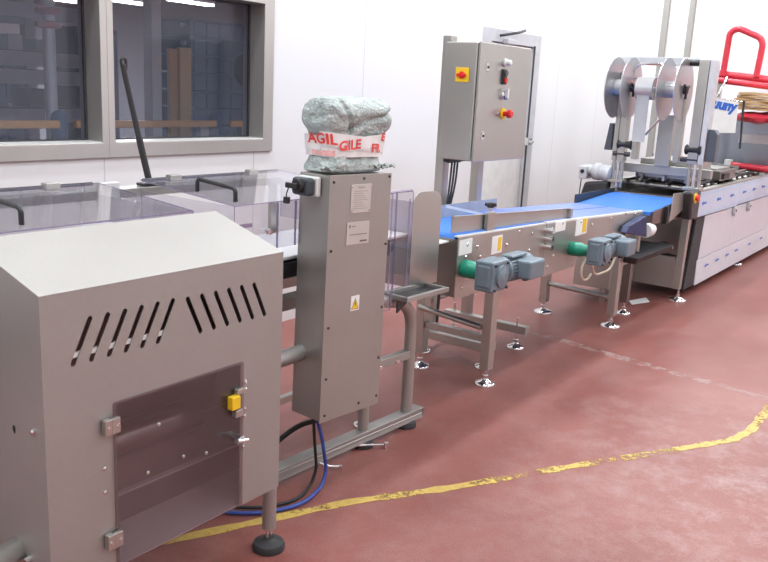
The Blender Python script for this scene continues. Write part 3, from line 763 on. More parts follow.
# black stay pole behind the covers
o = thing('stay_pole', 'black slanted pole with hooked tip leaning in front of window', 'pole', (2.24, 2.88, 1.26))
MB().cyl((2.284, 2.88, 1.262), (2.234, 2.88, 1.45), .014, 14).build('lower_tube', BLACKM, o)
MB().cyl((2.234, 2.88, 1.45), (2.160, 2.88, 1.745), .012, 14, .011).build('upper_tube', BLACKM, o)
MB().tube(arc([(2.160, 2.88, 1.72), (2.150, 2.88, 1.765), (2.175, 2.88, 1.770), (2.177, 2.88, 1.725)], .01), .006, 8).build('hook_tip', BLACK, o)
MB().box(2.23, 2.34, 2.84, 2.90, 1.2535, 1.265).build('base_bracket', DGREY, o, .003)

# cables on the floor
def cable(name, pts, r, mat, label):
    o = MB().tube(arc(pts, .12, 8), r, 10).build(name, mat, None)
    return tag(o, label, 'cable')
cable('blue_cable', [(2.515, 2.10, .33), (2.55, 2.10, .24), (2.60, 2.11, .07), (2.56, 2.10, .012), (2.386, 2.05, .012), (2.22, 2.125, .012), (2.12, 2.25, .012), (2.02, 2.6, .012)], .008, CABLEB, 'blue cable looping from the tower bottom along the red floor')
cable('black_cable', [(2.525, 2.13, .33), (2.545, 2.14, .24), (2.58, 2.15, .07), (2.55, 2.15, .012), (2.40, 2.09, .012), (2.25, 2.16, .012), (2.16, 2.28, .012), (2.08, 2.6, .012)], .007, BLACK, 'black cable lying beside the blue cable under the tower')
cable('conduit_loop', [(2.60, 2.18, .335), (2.66, 2.20, .26), (2.66, 2.33, .20), (2.60, 2.42, .10), (2.5, 2.45, .013), (2.2, 2.6, .013)], .012, BLACKM, 'thick black conduit curving out below the tower bottom behind the blue cable')

# ------------------------------------------------------------------ blue belt conveyors
def zt(x): return .972-.033*(x-3.66) if x < 4.712 else .937-.0466*(x-4.712)
def side_plate(x0, x1, y, bot, mat=STEEL, top=0.):
    # bot: list of (x,z) from x1 back to x0
    return MB().plate([(x0, zt(x0)+top), (x1, zt(x1)+top)][::-1]+[(x0, bot[-1][1])] + [] if False else [(x0, bot[0][1])]+bot+[(x1, zt(x1)+top), (x0, zt(x0)+top)], [], XZ(y), .004)
def belt(x0, x1, y0, y1, dz=0.):
    r = .035
    m = MB()
    top0, top1 = zt(x0)+dz, zt(x1)+dz
    pts = [(x0+r, top0)]+[(x0+r-r*math.sin(PI*i/8), top0-r+r*math.cos(PI*i/8)) for i in range(1, 8)]+[(x0+r, top0-2*r), (x1-r, top1-2*r)]
    pts += [(x1-r+r*math.sin(PI*i/8), top1-r-r*math.cos(PI*i/8)) for i in range(1, 8)]+[(x1-r, top1)]
    return m.plate(pts, [], XZ(y0), y1-y0)
def motor(parent, gx0, gx1, mx1, yc, z0, z1, mz, green_x):
    """right angle gear motor: gearbox block, ribbed cylinder along x, terminal box"""
    zc = (z0+z1)/2; r = (z1-z0)*.40
    g = MB().box(gx0, gx1, yc-.085, yc+.02, z0, z1)
    g.box(gx0-.006, gx0+.02, yc-.07, yc+.005, z0+.02, z1-.02)
    gb = g.build('gearbox', MOTOR, parent, .010)
    MB().lathe(((gx0+gx1)/2, yc-.085, zc), [((z1-z0)*.36, 0), ((z1-z0)*.36, .014), ((z1-z0)*.22, .018), ((z1-z0)*.12, .024)], axis=(0, -1, 0), n=28).build('gearbox_cover', MOTOR, gb)
    for (a, b_) in ((gx0+.02, z0+.012), (gx1-.02, z0+.012), (gx0+.02, z1-.018), (gx1-.02, z1-.018)):
        MB().cyl((a, yc-.085, b_), (a, yc-.094, b_), .008, 6).build('bolt', DGREY, gb)
    MB().lathe((gx1, yc, zc+mz), [(r*1.12, 0), (r*1.12, .03), (r*.9, .035), (r*.9, .06), (r*1.12, .065), (r*1.12, .085)], axis=(1, 0, 0), n=32).build('flange', MOTOR, gb)
    m = MB().cyl((gx1+.08, yc, zc+mz), (mx1, yc, zc+mz-.01), r, 32)
    for k in range(24):
        a = 2*PI*k/24; c_, s_ = math.cos(a), math.sin(a)
        p = Vector((0, c_, s_)); q = Vector((0, -s_, c_))*.004
        A = Vector((gx1+.09, yc, zc+mz)); B = Vector((mx1-.05, yc, zc+mz-.01))
        m.hexa([A+p*r*.95-q, A+p*r*1.12-q, A+p*r*1.12+q, A+p*r*.95+q, B+p*r*.95-q, B+p*r*1.12-q, B+p*r*1.12+q, B+p*r*.95+q])
    mo = m.build('motor_body', MOTOR, parent)
    MB().lathe((mx1-.045, yc, zc+mz-.008), [(r*1.1, 0), (r*1.15, .01), (r*1.15, .05), (r*.95, .065)], axis=(1, 0, 0), n=32).build('fan_cowl', MOTOR, mo)
    tb0 = gx1+(mx1-gx1)*.42
    tb = MB().box(tb0, mx1-.03, yc-r-.075, yc-r*.4, zc+mz-r*.75, zc+mz+r*.85).build('terminal_box', MOTOR, mo, .012)
    MB().cyl(((tb0+mx1)/2, yc-r*.95, zc+mz-r*.75), ((tb0+mx1)/2, yc-r*.95, zc+mz-r*1.15), .016, 12).build('cable_gland', BLACK, tb)
    MB().box(gx1+.10, mx1-.07, yc-.05, yc+.02, zc+mz+r*1.0, zc+mz+r*1.25).build('top_cap', MOTOR, mo, .01)
    gc = MB().lathe((green_x, 2.148, zc-.022), [(.046, 0), (.048, .02), (.046, .075), (.036, .105), (.024, 2.148-yc-.03)], axis=(-.0, -1, 0), n=28).build('green_shaft_cover', GREEN, parent)
    plab(gc, 'green rubber shaft cover')
    return gb
# conveyor A
A = thing('blue_belt_conveyor', 'first stainless blue belt conveyor with side guides beside the guard plate', 'conveyor', (4.2, 2.45, 0), 0, 'blue belt conveyors')
side_plate(3.66, 4.708, 2.150, [(4.70, .640)], STEEL).build('side_plate', STEEL, A)
A_back = side_plate(3.66, 4.708, 2.720, [(4.70, .640)], STEEL).build('side_plate', STEEL, A)
for o_ in ():
    pass
MB().box(3.652, 3.66, 2.15, 2.724, .655, .962).build('end_plate', STEELD, A)
belt(3.66, 4.712, 2.175, 2.70, .012).build('belt', BELTB, A)
MB().hexa([(3.66, 2.152, zt(3.66)), (4.708, 2.152, zt(4.708)), (4.708, 2.176, zt(4.708)), (3.66, 2.176, zt(3.66)), (3.66, 2.152, zt(3.66)+.007), (4.708, 2.152, zt(4.708)+.007), (4.708, 2.176, zt(4.708)+.007), (3.66, 2.176, zt(3.66)+.007)]).build('edge_strip', WHITEP, A)
for y, top in ((2.23, .72), (2.70, .72)):
    lx = 4.225 if y < 2.5 else 4.225
    lg = MB().box(lx-.035, lx+.035, y-.03, y+.03, .10, top).build('leg', STEELV, A, .003)
    f = add_foot(A, lx, y, .11, .062)
MB().box(4.205, 4.245, 2.26, 2.67, .265, .305).build('leg_crossbar', STEEL, A, .003)
MB().cyl((4.18, 2.26, .36), (4.18, 2.70, .40), .018, 14).build('brace_tube', STEELV, A)
motor(A, 3.54, 3.705, 4.05, 1.955, .745, .90, -.006, 3.73)
for (x, z) in ((3.75, .925), (3.86, .90), (3.74, .86), (3.90, .84), (4.20, .87), (4.50, .80), (4.52, .90), (4.62, .68), (3.72, .70), (3.75, .75), (4.35, .93)):
    MB().lathe((x, 2.150, z), [(.010, 0), (.010, .004), (.006, .008)], axis=(0, -1, 0), n=10).build('bolt', CHROME, A)
MB().box(3.668, 3.80, 2.146, 2.150, .875, .955).build('white_label', STK, A)
s1 = MB().box(4.02, 4.14, 2.146, 2.150, .835, .935).build('warning_label', STK, A); MB().box(4.09, 4.125, 2.144, 2.146, .85, .925).build('yellow_field', YEL, s1)
# front and rear guides
fg = MB().hexa([(3.68, 2.195, .955), (4.74, 2.195, .925), (4.74, 2.205, .925), (3.68, 2.205, .955), (3.68, 2.195, 1.068), (4.74, 2.195, 1.060), (4.74, 2.205, 1.060), (3.68, 2.205, 1.068)])
fg = MB().hexa([(3.66, 2.195, .990), (5.15, 2.195, .925), (5.15, 2.201, .925), (3.66, 2.201, .990), (3.66, 2.195, 1.078), (5.15, 2.195, .994), (5.15, 2.201, .994), (3.66, 2.201, 1.078)])
fgo = fg.build('front_guide', STEEL, A)
MB().hexa([(3.66, 2.183, 1.075), (5.15, 2.183, .991), (5.15, 2.201, .991), (3.66, 2.201, 1.075), (3.66, 2.183, 1.079), (5.15, 2.183, .995), (5.15, 2.201, .995), (3.66, 2.201, 1.079)]).build('guide_lip', STEEL, fgo)
MB().box(5.12, 5.15, 2.17, 2.195, .90, .995).build('guide_end', STEELV, fgo)
gs = MB().box(3.99, 4.07, 2.165, 2.19, .86, 1.07).build('guide_bracket', STEELV, A, .003)
kn = MB().cyl((4.03, 2.178, 1.075), (4.03, 2.178, 1.10), .009, 10).build('knob_stem', CHROME, gs)
m = MB().cyl((4.03, 2.178, 1.095), (4.03, 2.178, 1.12), .020, 12)
for k in range(4):
    a = k*PI/2+.4; m.cyl((4.03, 2.178, 1.107), (4.03+.032*math.cos(a), 2.178+.032*math.sin(a), 1.112), .010, 8)
m.build('star_knob', BLACK, gs)
MB().hexa([(3.90, 2.56, .968), (5.08, 2.70, .935), (5.08, 2.706, .935), (3.90, 2.566, .968), (3.90, 2.56, 1.055), (5.08, 2.70, 1.005), (5.08, 2.706, 1.005), (3.90, 2.566, 1.055)]).build('rear_guide', plain('blue_grey_guide', (.36, .38, .42), .4, .15), A)
MB().hexa([(4.05, 2.47, 1.055), (4.27, 2.36, 1.005), (4.27, 2.37, 1.005), (4.05, 2.48, 1.055), (4.05, 2.47, 1.070), (4.27, 2.36, 1.02), (4.27, 2.37, 1.02), (4.05, 2.48, 1.070)]).build('deflector_strip', WHITEP, A)
MB().box(3.55, 3.650, 2.20, 2.70, .942, .950).build('transfer_plate', WHITEP, A)
# conveyor B
B = thing('blue_belt_conveyor', 'second stainless blue belt conveyor running into the packing machine', 'conveyor', (5.6, 2.45, 0), 0, 'blue belt conveyors')
side_plate(4.716, 6.50, 2.150, [(5.20, .600), (5.30, .70), (6.30, .70), (6.50, .76)], STEEL).build('side_plate', STEEL, B)
side_plate(4.716, 6.50, 2.720, [(5.20, .600), (5.30, .70), (6.30, .70), (6.50, .76)], STEEL).build('side_plate', STEEL, B)
belt(4.72, 6.50, 2.175, 2.42, .012).build('belt', BELTL, B); belt(4.72, 6.50, 2.435, 2.70, .012).build('belt', BELTL, B)
MB().hexa([(4.72, 2.152, zt(4.72)), (6.5, 2.152, zt(6.5)), (6.5, 2.176, zt(6.5)), (4.72, 2.176, zt(4.72)), (4.72, 2.152, zt(4.72)+.012), (6.5, 2.152, zt(6.5)+.012), (6.5, 2.176, zt(6.5)+.012), (4.72, 2.176, zt(4.72)+.012)]).build('edge_strip', WHITEP, B)
for y in (2.16, 2.73):
    MB().box(6.035, 6.11, y-.03, y+.03, .09, .60 if y < 2.5 else .70).build('leg', STEELV, B, .003)
    add_foot(B, 6.07, y, .10, .075)
MB().hexa([(6.035, 2.13, .60), (6.11, 2.13, .60), (6.11, 2.19, .60), (6.035, 2.19, .60), (6.0, 2.152, .75), (6.15, 2.152, .75), (6.15, 2.156, .75), (6.0, 2.156, .75)]).build('leg_mount', CHROME, B)
MB().cyl((6.07, 2.19, .225), (6.07, 2.70, .245), .020, 14).build('leg_crossbar', STEEL, B)
motor(B, 4.965, 5.12, 5.46, 1.955, .675, .84, -.004, 5.12)
MB().tube([(5.2+.10*math.cos(a*.35), 2.05, .60+.075*math.sin(a*.35)) for a in range(0, 17)], .008, 8).build('cable_coil', CREAMC, B)
MB().tube(arc([(5.27, 2.05, .62), (5.35, 2.05, .53), (5.5, 2.0, .56), (5.56, 1.99, .68)], .05), .007, 8).build('motor_cable', CREAMC, B)
for (x, z) in ((4.80, .90), (4.85, .72), (4.95, .92), (5.25, .90), (5.45, .86), (5.8, .87), (6.1, .88), (6.3, .86), (4.78, .66)):
    MB().lathe((x, 2.150, z), [(.011, 0), (.011, .004), (.006, .008)], axis=(0, -1, 0), n=10).build('bolt', CHROME, B)
m = MB()
for z in (.80, .85, .90): m.cyl((4.70, 2.15, z), (4.70, 2.09, z), .018, 12)
m.build('joint_studs', CHROME, B)
MB().box(4.84, 5.00, 2.146, 2.150, .87, .935).build('white_label', STK, B)
s1 = MB().box(5.17, 5.36, 2.146, 2.150, .81, .925).build('warning_label', STK, B); MB().box(5.28, 5.345, 2.144, 2.146, .825, .915).build('yellow_field', YEL, s1)
MB().plate([(5.96, .755), (6.44, .672), (6.38, .842), (6.02, .80)], [], XZ(2.08), .06).build('navy_guard', NAVY, B, .006)
MB().cyl((6.44, 2.10, .715), (6.54, 2.10, .715), .055, 20).cyl((6.54, 2.10, .715), (6.60, 2.10, .715), .04, 16).build('white_drum', WHITEP, B)
MB().cyl((6.36, 2.12, .56), (6.36, 2.12, .70), .018, 12).build('guard_rod', STEELV, B)

# ------------------------------------------------------------------ control cabinet on its stand
C = thing('control_cabinet', 'stainless control cabinet with push buttons on two posts behind the blue conveyor', 'control cabinet', (4.86, 2.75, 0))
MB().box(4.52, 5.20, 2.615, 2.84, 1.288, 2.004).build('body', STEELV, C, .006)
dd = MB().box(4.528, 5.205, 2.592, 2.612, 1.284, 2.008).build('door', STEELV, C, .005)
for z in (1.862, 1.445):
    l = MB().box(4.60, 4.632, 2.586, 2.593, z-.028, z+.028).build('door_lock', CHROME, dd, .004); MB().cyl((4.616, 2.587, z), (4.616, 2.582, z), .008, 10).build('lock_core', BLACK, l)
MB().lathe((4.83, 2.592, 1.90), [(.026, 0), (.026, .012), (.018, .02), (.018, .045), (.012, .05)], axis=(0, -1, 0), n=20).build('white_lamp_button', WHITEP, dd)
b = MB().box(4.805, 4.855, 2.575, 2.592, 1.765, 1.86).build('double_button_plate', BLACK, dd, .008)
MB().cyl((4.83, 2.575, 1.835), (4.83, 2.566, 1.835), .017, 14).build('black_button', plain('grey_button', (.1, .11, .1), .4), b)
MB().cyl((4.83, 2.575, 1.79), (4.83, 2.566, 1.79), .017, 14).build('red_button', REDP, b)
b = MB().lathe((4.84, 2.592, 1.70), [(.026, 0), (.026, .012), (.016, .018)], axis=(0, -1, 0), n=20).build('selector_switch', CHROME, dd)
MB().box(4.832, 4.848, 2.55, 2.575, 1.68, 1.74).build('selector_knob', WHITEP, b, .003)
MB().cyl((4.845, 2.575, 1.685), (4.845, 2.568, 1.685), .016, 12).build('blue_lens', CABLEB, b)
b = MB().cyl((4.86, 2.592, 1.583), (4.86, 2.585, 1.583), .037, 28).build('emergency_stop_ring', YEL, dd)
MB().lathe((4.86, 2.585, 1.583), [(.016, 0), (.016, .025), (.027, .032), (.027, .052), (.018, .060)], axis=(0, -1, 0), n=24).build('emergency_stop_button', REDP, b)
MB().lathe((4.80, 2.592, 1.583), [(.01, 0), (.01, .01)], axis=(0, -1, 0), n=10).build('side_stud', CHROME, b)
si = MB().box(4.512, 4.52, 2.66, 2.755, 1.765, 1.852).build('isolator_plate', YEL, C, .003)
MB().cyl((4.512, 2.707, 1.807), (4.505, 2.707, 1.807), .022, 20).box(4.497, 4.506, 2.675, 2.74, 1.797, 1.816).build('isolator_handle', REDP, si, .002)
for x in (4.620, 5.08):
    pst = MB().box(x-.037, x+.037, 2.845, 2.905, .105, 2.045).build('post', STEELV, C, .003)
bm_ = ((4.53, 2.36, 2.93), (5.05, 2.37, 3.03))
for (x, a, b_) in bm_:
    MB().box(x-.055 if x < 4.8 else x-.03, x+.055 if x < 4.8 else x+.03, a, b_, .105, .16).build('base_beam', STEEL, C, .003)
for (x, y) in ((4.50, 2.39), (4.50, 2.87), (5.03, 2.44), (5.07, 2.97)):
    add_foot(C, x, y, .215, .062)
MB().cyl((4.50, 2.875, .34), (5.04, 2.875, .34), .018, 12).build('tie_bar', STEELV, C)
m = MB()
for i, x in enumerate((4.60, 4.66, 4.72)):
    m.cyl((x-.04, 2.79, 1.288), (x-.04, 2.79, 1.262), .016, 10)
m.box(4.54, 4.86, 2.77, 2.82, 1.268, 1.288); m.build('cable_glands', BLACK, C)
for i, x in enumerate((4.60, 4.635, 4.67)):
    MB().tube(arc([(x, 2.79, 1.265), (x-.01, 2.79, 1.12), (4.575+.012*i, 2.80, .90), (4.575+.008*i, 2.81, .5), (4.57+.005*i, 2.81, .2)], .1), .007, 8).build('cable', DGREY, C)

# ------------------------------------------------------------------ packing machine
PM = thing('packing_machine', 'long stainless packing machine with white film covered panels at right', 'packing machine', (9.5, 2.6, 0))
xs = [7.76, 8.885, 10.6, 12.3, 14.0]; PY0 = 2.0
for i in range(4):
    a, b_ = xs[i]+.003, xs[i+1]-.003
    if i == 0: au = 7.42
    else: au = a
    up = MB().hexa([(au, PY0, .735), (b_, PY0, .725), (b_, PY0+.02, .725), (au, PY0+.02, .735), (au, PY0-.0, .955), (b_, PY0, .955), (b_, PY0+.02, .955), (au, PY0+.02, .955)]).build('upper_panel', FILMB, PM, .004)
    MB().box(au+.01, b_-.01, PY0-.0012, PY0, .752, .757).box(au+.01, b_-.01, PY0-.0012, PY0, .935, .939).build('panel_line', plain('film_edge_blue', (.25, .42, .65), .4), up)
    # arrow marks printed on the protective film
    m = MB(); n_ = 3 if i == 0 else 4
    for k in range(n_):
        x = au+.16+k*(b_-au)/n_; z = .85
        m.plate([(x, z), (x+.05, z+.022), (x+.05, z+.008), (x+.15, z+.010), (x+.15, z-.010), (x+.05, z-.008), (x+.05, z-.022)], [], XZ(PY0-.0015), .001)
    m.build('arrow_print', BLUEINK, up)
    al = a+.03 if i == 0 else a; at_ = a+.075 if i == 0 else a
    lp = MB().hexa([(al, PY0+.02, .315), (b_, PY0+.02, .315), (b_, PY0+.04, .315), (al, PY0+.04, .315), (at_, PY0+.02, .715), (b_, PY0+.02, .715), (b_, PY0+.04, .715), (at_, PY0+.04, .715)])
    lp = lp.build('lower_panel', FILMW, PM, .004)
    kp = MB().hexa([(a, PY0+.012, .075), (b_, PY0+.012, .075), (b_, PY0+.03, .075), (a, PY0+.03, .075), (a, PY0+.02, .310), (b_, PY0+.02, .310), (b_, PY0+.04, .310), (a, PY0+.04, .310)]).build('kick_panel', FILMB if False else FILMW, PM, .004)
    m = MB()
    for k in range(3):
        x = a+.25+k*(b_-a)/3; z = .225
        m.plate([(x, z), (x+.04, z+.012), (x+.04, z+.006), (x+.12, z+.008), (x+.12, z-.008), (x+.04, z-.006), (x+.04, z-.018)], [], XZ(PY0+.009), .001)
    m.build('arrow_print', BLUEINK, kp)
    for x in ((b_-.05,) if i == 0 else (a+.55, b_-.05)):
        lt = MB().plate([(x-.035, .72), (x+.035, .72), (x+.03, .66), (x, .62), (x-.03, .66)], [], XZ(PY0-.012), .03).build('panel_latch', ALU, PM, .004)
        MB().cyl((x, PY0-.012, .68), (x, PY0-.018, .68), .012, 10).build('latch_core', DGREY, lt)
MB().plate([(7.45, .08), (7.76, .08), (7.86, .73), (7.58, .73)], [], XZ(PY0+.025), .02).build('black_end_cover', BLACKM, PM)
MB().box(7.50, 14.0, PY0+.05, 2.75, .10, .90).build('carcass', STEELD, PM)
MB().box(7.42, 14.0, PY0+.0, PY0+.06, .955, .975).build('top_rail', STEEL, PM, .003)
MB().box(7.42, 14.0, 2.72, 2.78, .90, 1.0).build('rear_rail', STEEL, PM, .003)
for k in range(26):
    x = 7.6+k*.24
    MB().cyl((x, PY0+.08, .965), (x, 2.70, .965), .025, 10).build('roller', STEELD, PM)
for y in (2.12, 2.3, 2.5, 2.68):
    MB().box(7.5, 13.9, y, y+.02, .99, 1.01).build('slide_rail', DGREY, PM)
for k, y in enumerate((2.16, 2.24, 2.36, 2.44, 2.56, 2.64)):
    MB().box(7.60+.1*(k % 2), 9.8, y, y+.025, 1.01, 1.035+.012*k).build('chain_guide', [STEEL, STEELD, ALU][k % 3], PM, .003)
for k in range(9):
    MB().box(7.70+k*.22, 7.715+k*.22, 2.17, 2.66, 1.03, 1.085).build('gripper_bar', [STEEL, DGREY][k % 2], PM)
for k in range(5):
    MB().box(7.75+k*.4, 7.80+k*.4, 2.14, 2.68, 1.0, 1.025).build('cross_tie', STEELD, PM, .003)
# end leg frame
MB().hexa([(7.30, 2.02, .11), (7.36, 2.02, .11), (7.36, 2.08, .11), (7.30, 2.08, .11), (7.33, 2.02, .80), (7.41, 2.02, .80), (7.41, 2.08, .80), (7.33, 2.08, .80)]).build('end_leg', STEELV, PM, .003)
MB().box(7.36, 7.42, 2.10, 2.75, .10, .38).build('lower_end_plate', STEEL, PM, .004)
MB().box(7.38, 7.415, 2.08, 2.74, .40, .90).build('upper_end_plate', STEELD, PM, .003)
for (y, z) in ((2.14, .86), (2.14, .46), (2.30, .86)): MB().cyl((7.38, y, z), (7.37, y, z), .01, 8).build('bolt', CHROME, PM)
add_foot(PM, 7.36, 2.04, .13, .075); add_foot(PM, 9.63, 2.10, .12, .075); add_foot(PM, 12.2, 2.10, .12, .075); add_foot(PM, 7.5, 2.65, .12, .075)
# infeed blue belt and its guards
MB().plate([(6.52, .830), (7.22, .865), (7.40, .865), (7.40, .892), (7.20, .892), (6.52, .856)], [], XZ(2.10), .62).build('infeed_belt', BELTB, PM)
MB().plate([(6.52, .76), (7.30, .74), (7.30, .905), (6.52, .862)], [], XZ(2.078), .006).build('infeed_side_plate', STEELD, PM)
MB().box(6.52, 7.40, 2.735, 2.745, .83, .925).build('infeed_rear_plate', DGREY, PM)
MB().plate([(6.84, .754), (7.20, .835), (7.20, .975), (6.87, .985)], [], XZ(2.04), .006).build('corner_guard', STEEL, PM)
MB().box(6.80, 6.84, 2.05, 2.09, .74, .88).build('guard_slot', BLACK, PM)
eb = MB().hexa([(7.19, 1.97, .745), (7.40, 1.97, .73), (7.40, 2.06, .73), (7.19, 2.06, .745), (7.13, 1.97, .985), (7.42, 1.97, .985), (7.42, 2.06, .985), (7.13, 2.06, .985)]).build('stop_switch_box', DGREY, PM, .02)
r_ = MB().cyl((7.235, 1.97, .93), (7.235, 1.962, .93), .045, 24).build('emergency_stop_ring', YEL, eb)
MB().lathe((7.235, 1.962, .93), [(.02, 0), (.02, .01), (.03, .014), (.03, .022), (.018, .028)], axis=(0, -1, 0), n=20).build('emergency_stop_button', REDP, r_)
# black waste tray and bracket under the infeed
tr = thing('drip_tray', 'black plastic tray on a bracket under the infeed of packing machine', 'tray', (6.5, 2.2, .48))
MB().hexa([(6.15, 2.05, .495), (6.95, 2.05, .495), (6.95, 2.45, .495), (6.15, 2.45, .495), (6.12, 2.02, .55), (6.98, 2.02, .55), (6.98, 2.48, .55), (6.12, 2.48, .55)]).build('tray', BLACKM, tr, .006)
MB().box(6.3, 7.36, 2.20, 2.26, .44, .495).build('support_bar', STEEL, tr)
MB().box(6.5, 6.56, 2.20, 2.26, .10, .44).build('support_leg', STEELD, tr)
add_foot(tr, 6.53, 2.23, .12, .06)
# low steel box left of the machine end
lb = thing('low_steel_cover', 'low stainless cover box on the floor behind the second conveyor legs', 'machine cover', (7.1, 2.5, .1))
MB().box(6.75, 7.35, 2.45, 2.78, .12, .40).build('body', STEEL, lb, .006)
for x in (6.8, 7.3):
    MB().box(x-.02, x+.02, 2.5, 2.54, 0, .12).build('leg', STEELV, lb)
o = MB().add([(7.62, 2.47, .001), (7.86, 2.40, .001), (7.72, 2.32, .001), (7.50, 2.40, .001), (7.62, 2.47, .003), (7.86, 2.40, .003), (7.72, 2.32, .003), (7.50, 2.40, .003)], [(3, 2, 1, 0), (4, 5, 6, 7), (0, 1, 5, 4), (1, 2, 6, 5), (2, 3, 7, 6), (3, 0, 4, 7)])
for p in o.v: p.x -= .62; p.y -= .12
tag(o.build('paper_scrap', PAPER, None), 'small white paper scrap on the red floor before the machine end', 'paper')
# blue box far on the floor
o = thing('floor_crate', 'blue plastic crate on the floor beyond the packing machine', 'crate', (10.6, 1.95, 0))
# reel mast -------------------------------------------------
RM = thing('reel_mast', 'stainless double mast carrying film reels above the packing machine infeed', 'reel mast', (7.45, 2.45, .9))
MB().box(7.38, 7.52, 1.985, 2.03, 1.20, 2.07).build('mast_channel', ALU, RM, .003)
MB().box(7.38, 7.46, 2.035, 2.12, 1.20, 2.07).build('mast_channel', STEELV, RM, .003)
MB().box(7.40, 7.48, 2.76, 2.80, 1.17, 1.95).build('mast_channel', STEELV, RM, .003)
MB().box(7.38, 7.46, 2.68, 2.745, 1.17, 1.95).build('mast_channel', STEELV, RM, .003)
MB().box(7.36, 7.44, 2.56, 2.61, 1.20, 1.75).build('mast_arm', STEELV, RM, .003)
MB().box(7.36, 7.44, 2.19, 2.24, 1.20, 1.75).build('mast_arm', STEELV, RM, .003)
MB().box(7.50, 7.56, 2.31, 2.44, 1.15, 1.60).build('mast_plate', STEEL, RM, .003)
for (y0, y1) in ((1.99, 2.12), (2.68, 2.80)):
    for k in range(3):
        y = y0+.02+k*(y1-y0-.04)/2
        MB().cyl((7.43, y, .93), (7.43, y, 1.22), .016, 12).build('guide_rod', CHROME if k == 1 else STEELV, RM)
    MB().box(7.38, 7.50, y0-.01, y1+.01, .975, 1.0).build('rod_block', STEEL, RM, .003)
MB().box(7.55, 7.62, 1.95, 2.85, 1.07, 1.15).build('cross_beam', STEEL, RM, .004)
MB().box(7.66, 8.3, 2.15, 2.62, 1.03, 1.20).build('film_guide_box', STEEL, RM, .006)
ss = MB().box(8.3, 8.85, 2.05, 2.5, 1.0, 1.10).build('seal_station', STEELD, RM, .01)
MB().box(8.35, 8.55, 2.03, 2.05, 1.02, 1.07).build('dark_slot', BLACK, ss)
MB().box(8.32, 8.80, 2.10, 2.40, 1.10, 1.115).build('station_lid', STEEL, ss, .003)
for y in (2.01, 2.615):
    MB().lathe((7.40, y+.0, 1.32), [(.035, 0), (.045, .01), (.030, .04), (.030, .10), (.045, .13), (.035, .14)], axis=(0, 1, 0), n=20).build('black_roller', BLACK, RM)
    MB().cyl((7.40, y+.02, 1.235), (7.40, y+.17, 1.235), .022, 14).build('lower_roller', DGREY, RM)
MB().plate([(1.90, 1.23), (1.98, 1.23), (1.98, 1.50), (1.93, 1.50), (1.90, 1.46)], [], YZ(7.40), .10).build('side_motor_cover', plain('slate_cover', (.07, .08, .10), .4), RM, .004)
MB().plate([(2.815, 1.26), (2.88, 1.26), (2.85, 1.50), (2.815, 1.50)], [], YZ(7.40), .10).build('side_motor_cover', plain('slate_cover_b', (.07, .08, .10), .4), RM, .004)
MB().box(7.50, 7.53, 2.15, 2.86, 2.02, 2.09).build('top_plate', ALU, RM, .003)
MB().cyl((7.42, 2.10, 2.045), (7.42, 2.22, 2.045), .025, 12).build('top_knob', BLACK, RM)
m = MB()
m.tube(arc([(7.36, 2.70, 1.70), (7.36, 2.64, 2.02), (7.36, 2.40, 2.03), (7.36, 2.36, 1.60), (7.36, 2.50, 1.42)], .04), .010, 8).tube([(7.36, 2.66, 1.90), (7.36, 2.38, 1.91)], .009, 8)
m.build('film_frame', CHROME, RM)
def reel(y0, y1, lab, ri=.16):
    r = thing('film_reel', lab, 'film reel', (7.40, (y0+y1)/2, 1.815), 0, 'film reels on the mast')
    for y in (y0, y1):
        MB().lathe((7.33, y, 1.815), [(.262, 0), (.265, .002), (.265, .006), (.262, .008), (.05, .010)], axis=(0, 1, 0), n=56).build('side_disc', REEL, r)
    MB().cyl((7.33, y0+.01, 1.815), (7.33, y1, 1.815), ri, 40).build('film_roll', FILMR, r)
    h = MB().cyl((7.33, y0+.001, 1.815), (7.33, y0-.03, 1.815), .035, 20)
    for k in range(3):
        a = k*2*PI/3+.5; h.cyl((7.33, y0-.02, 1.815), (7.33+.075*math.cos(a), y0-.02, 1.815+.075*math.sin(a)), .012, 8)
    h.build('black_clamp_hub', BLACK, r)
    return r
reel(2.205, 2.35, 'metal film reel facing the aisle with black clamp hub', .07)
reel(2.66, 2.80, 'rear metal film reel nearest the white wall', .07)
o = thing('reel_spindle', 'chrome spindle with loose clear film between the two reels', 'spindle', (7.33, 2.5, 1.815))
MB().cyl((7.33, 2.37, 1.815), (7.33, 2.655, 1.815), .022, 16).build('shaft', CHROME, o)
MB().cyl((7.33, 2.45, 1.815), (7.33, 2.60, 1.815), .095, 28).build('film_core', FILMR, o)
MB().box(7.255, 7.262, 2.47, 2.58, 1.36, 1.80).build('hanging_film', FILMR, o)
# gear motor on the rear of the machine, on an angle bracket
o = thing('rear_gear_motor', 'light grey gear motor sticking out towards the wall behind blue belt', 'motor', (7.4, 2.92, .86))
mb_ = MB().lathe((7.42, 2.79, 1.04), [(.05, 0), (.075, .01), (.078, .05), (.070, .055), (.070, .10), (.078, .105), (.078, .16), (.05, .18), (.05, .24)], axis=(0, 1, .1), n=28).build('motor_body', plain('light_grey_motor', (.52, .53, .54), .4), o)
MB().box(7.34, 7.50, 3.0, 3.08, .98, 1.10).build('end_block', ALU, o, .01)
MB().cyl((7.34, 3.04, 1.05), (7.33, 3.04, 1.05), .018, 12).build('shaft_hole', BLACK, o)
MB().tube([(7.38, 3.06, .98), (7.38, 3.07, .70), (7.40, 3.05, .45)], .005, 6).build('cable', DGREY, o)
MB().plate([(2.80, .72), (3.08, .72), (3.02, .95), (2.80, .98)], [], YZ(7.36), .12).build('mounting_block', BLACKM, o, .02)
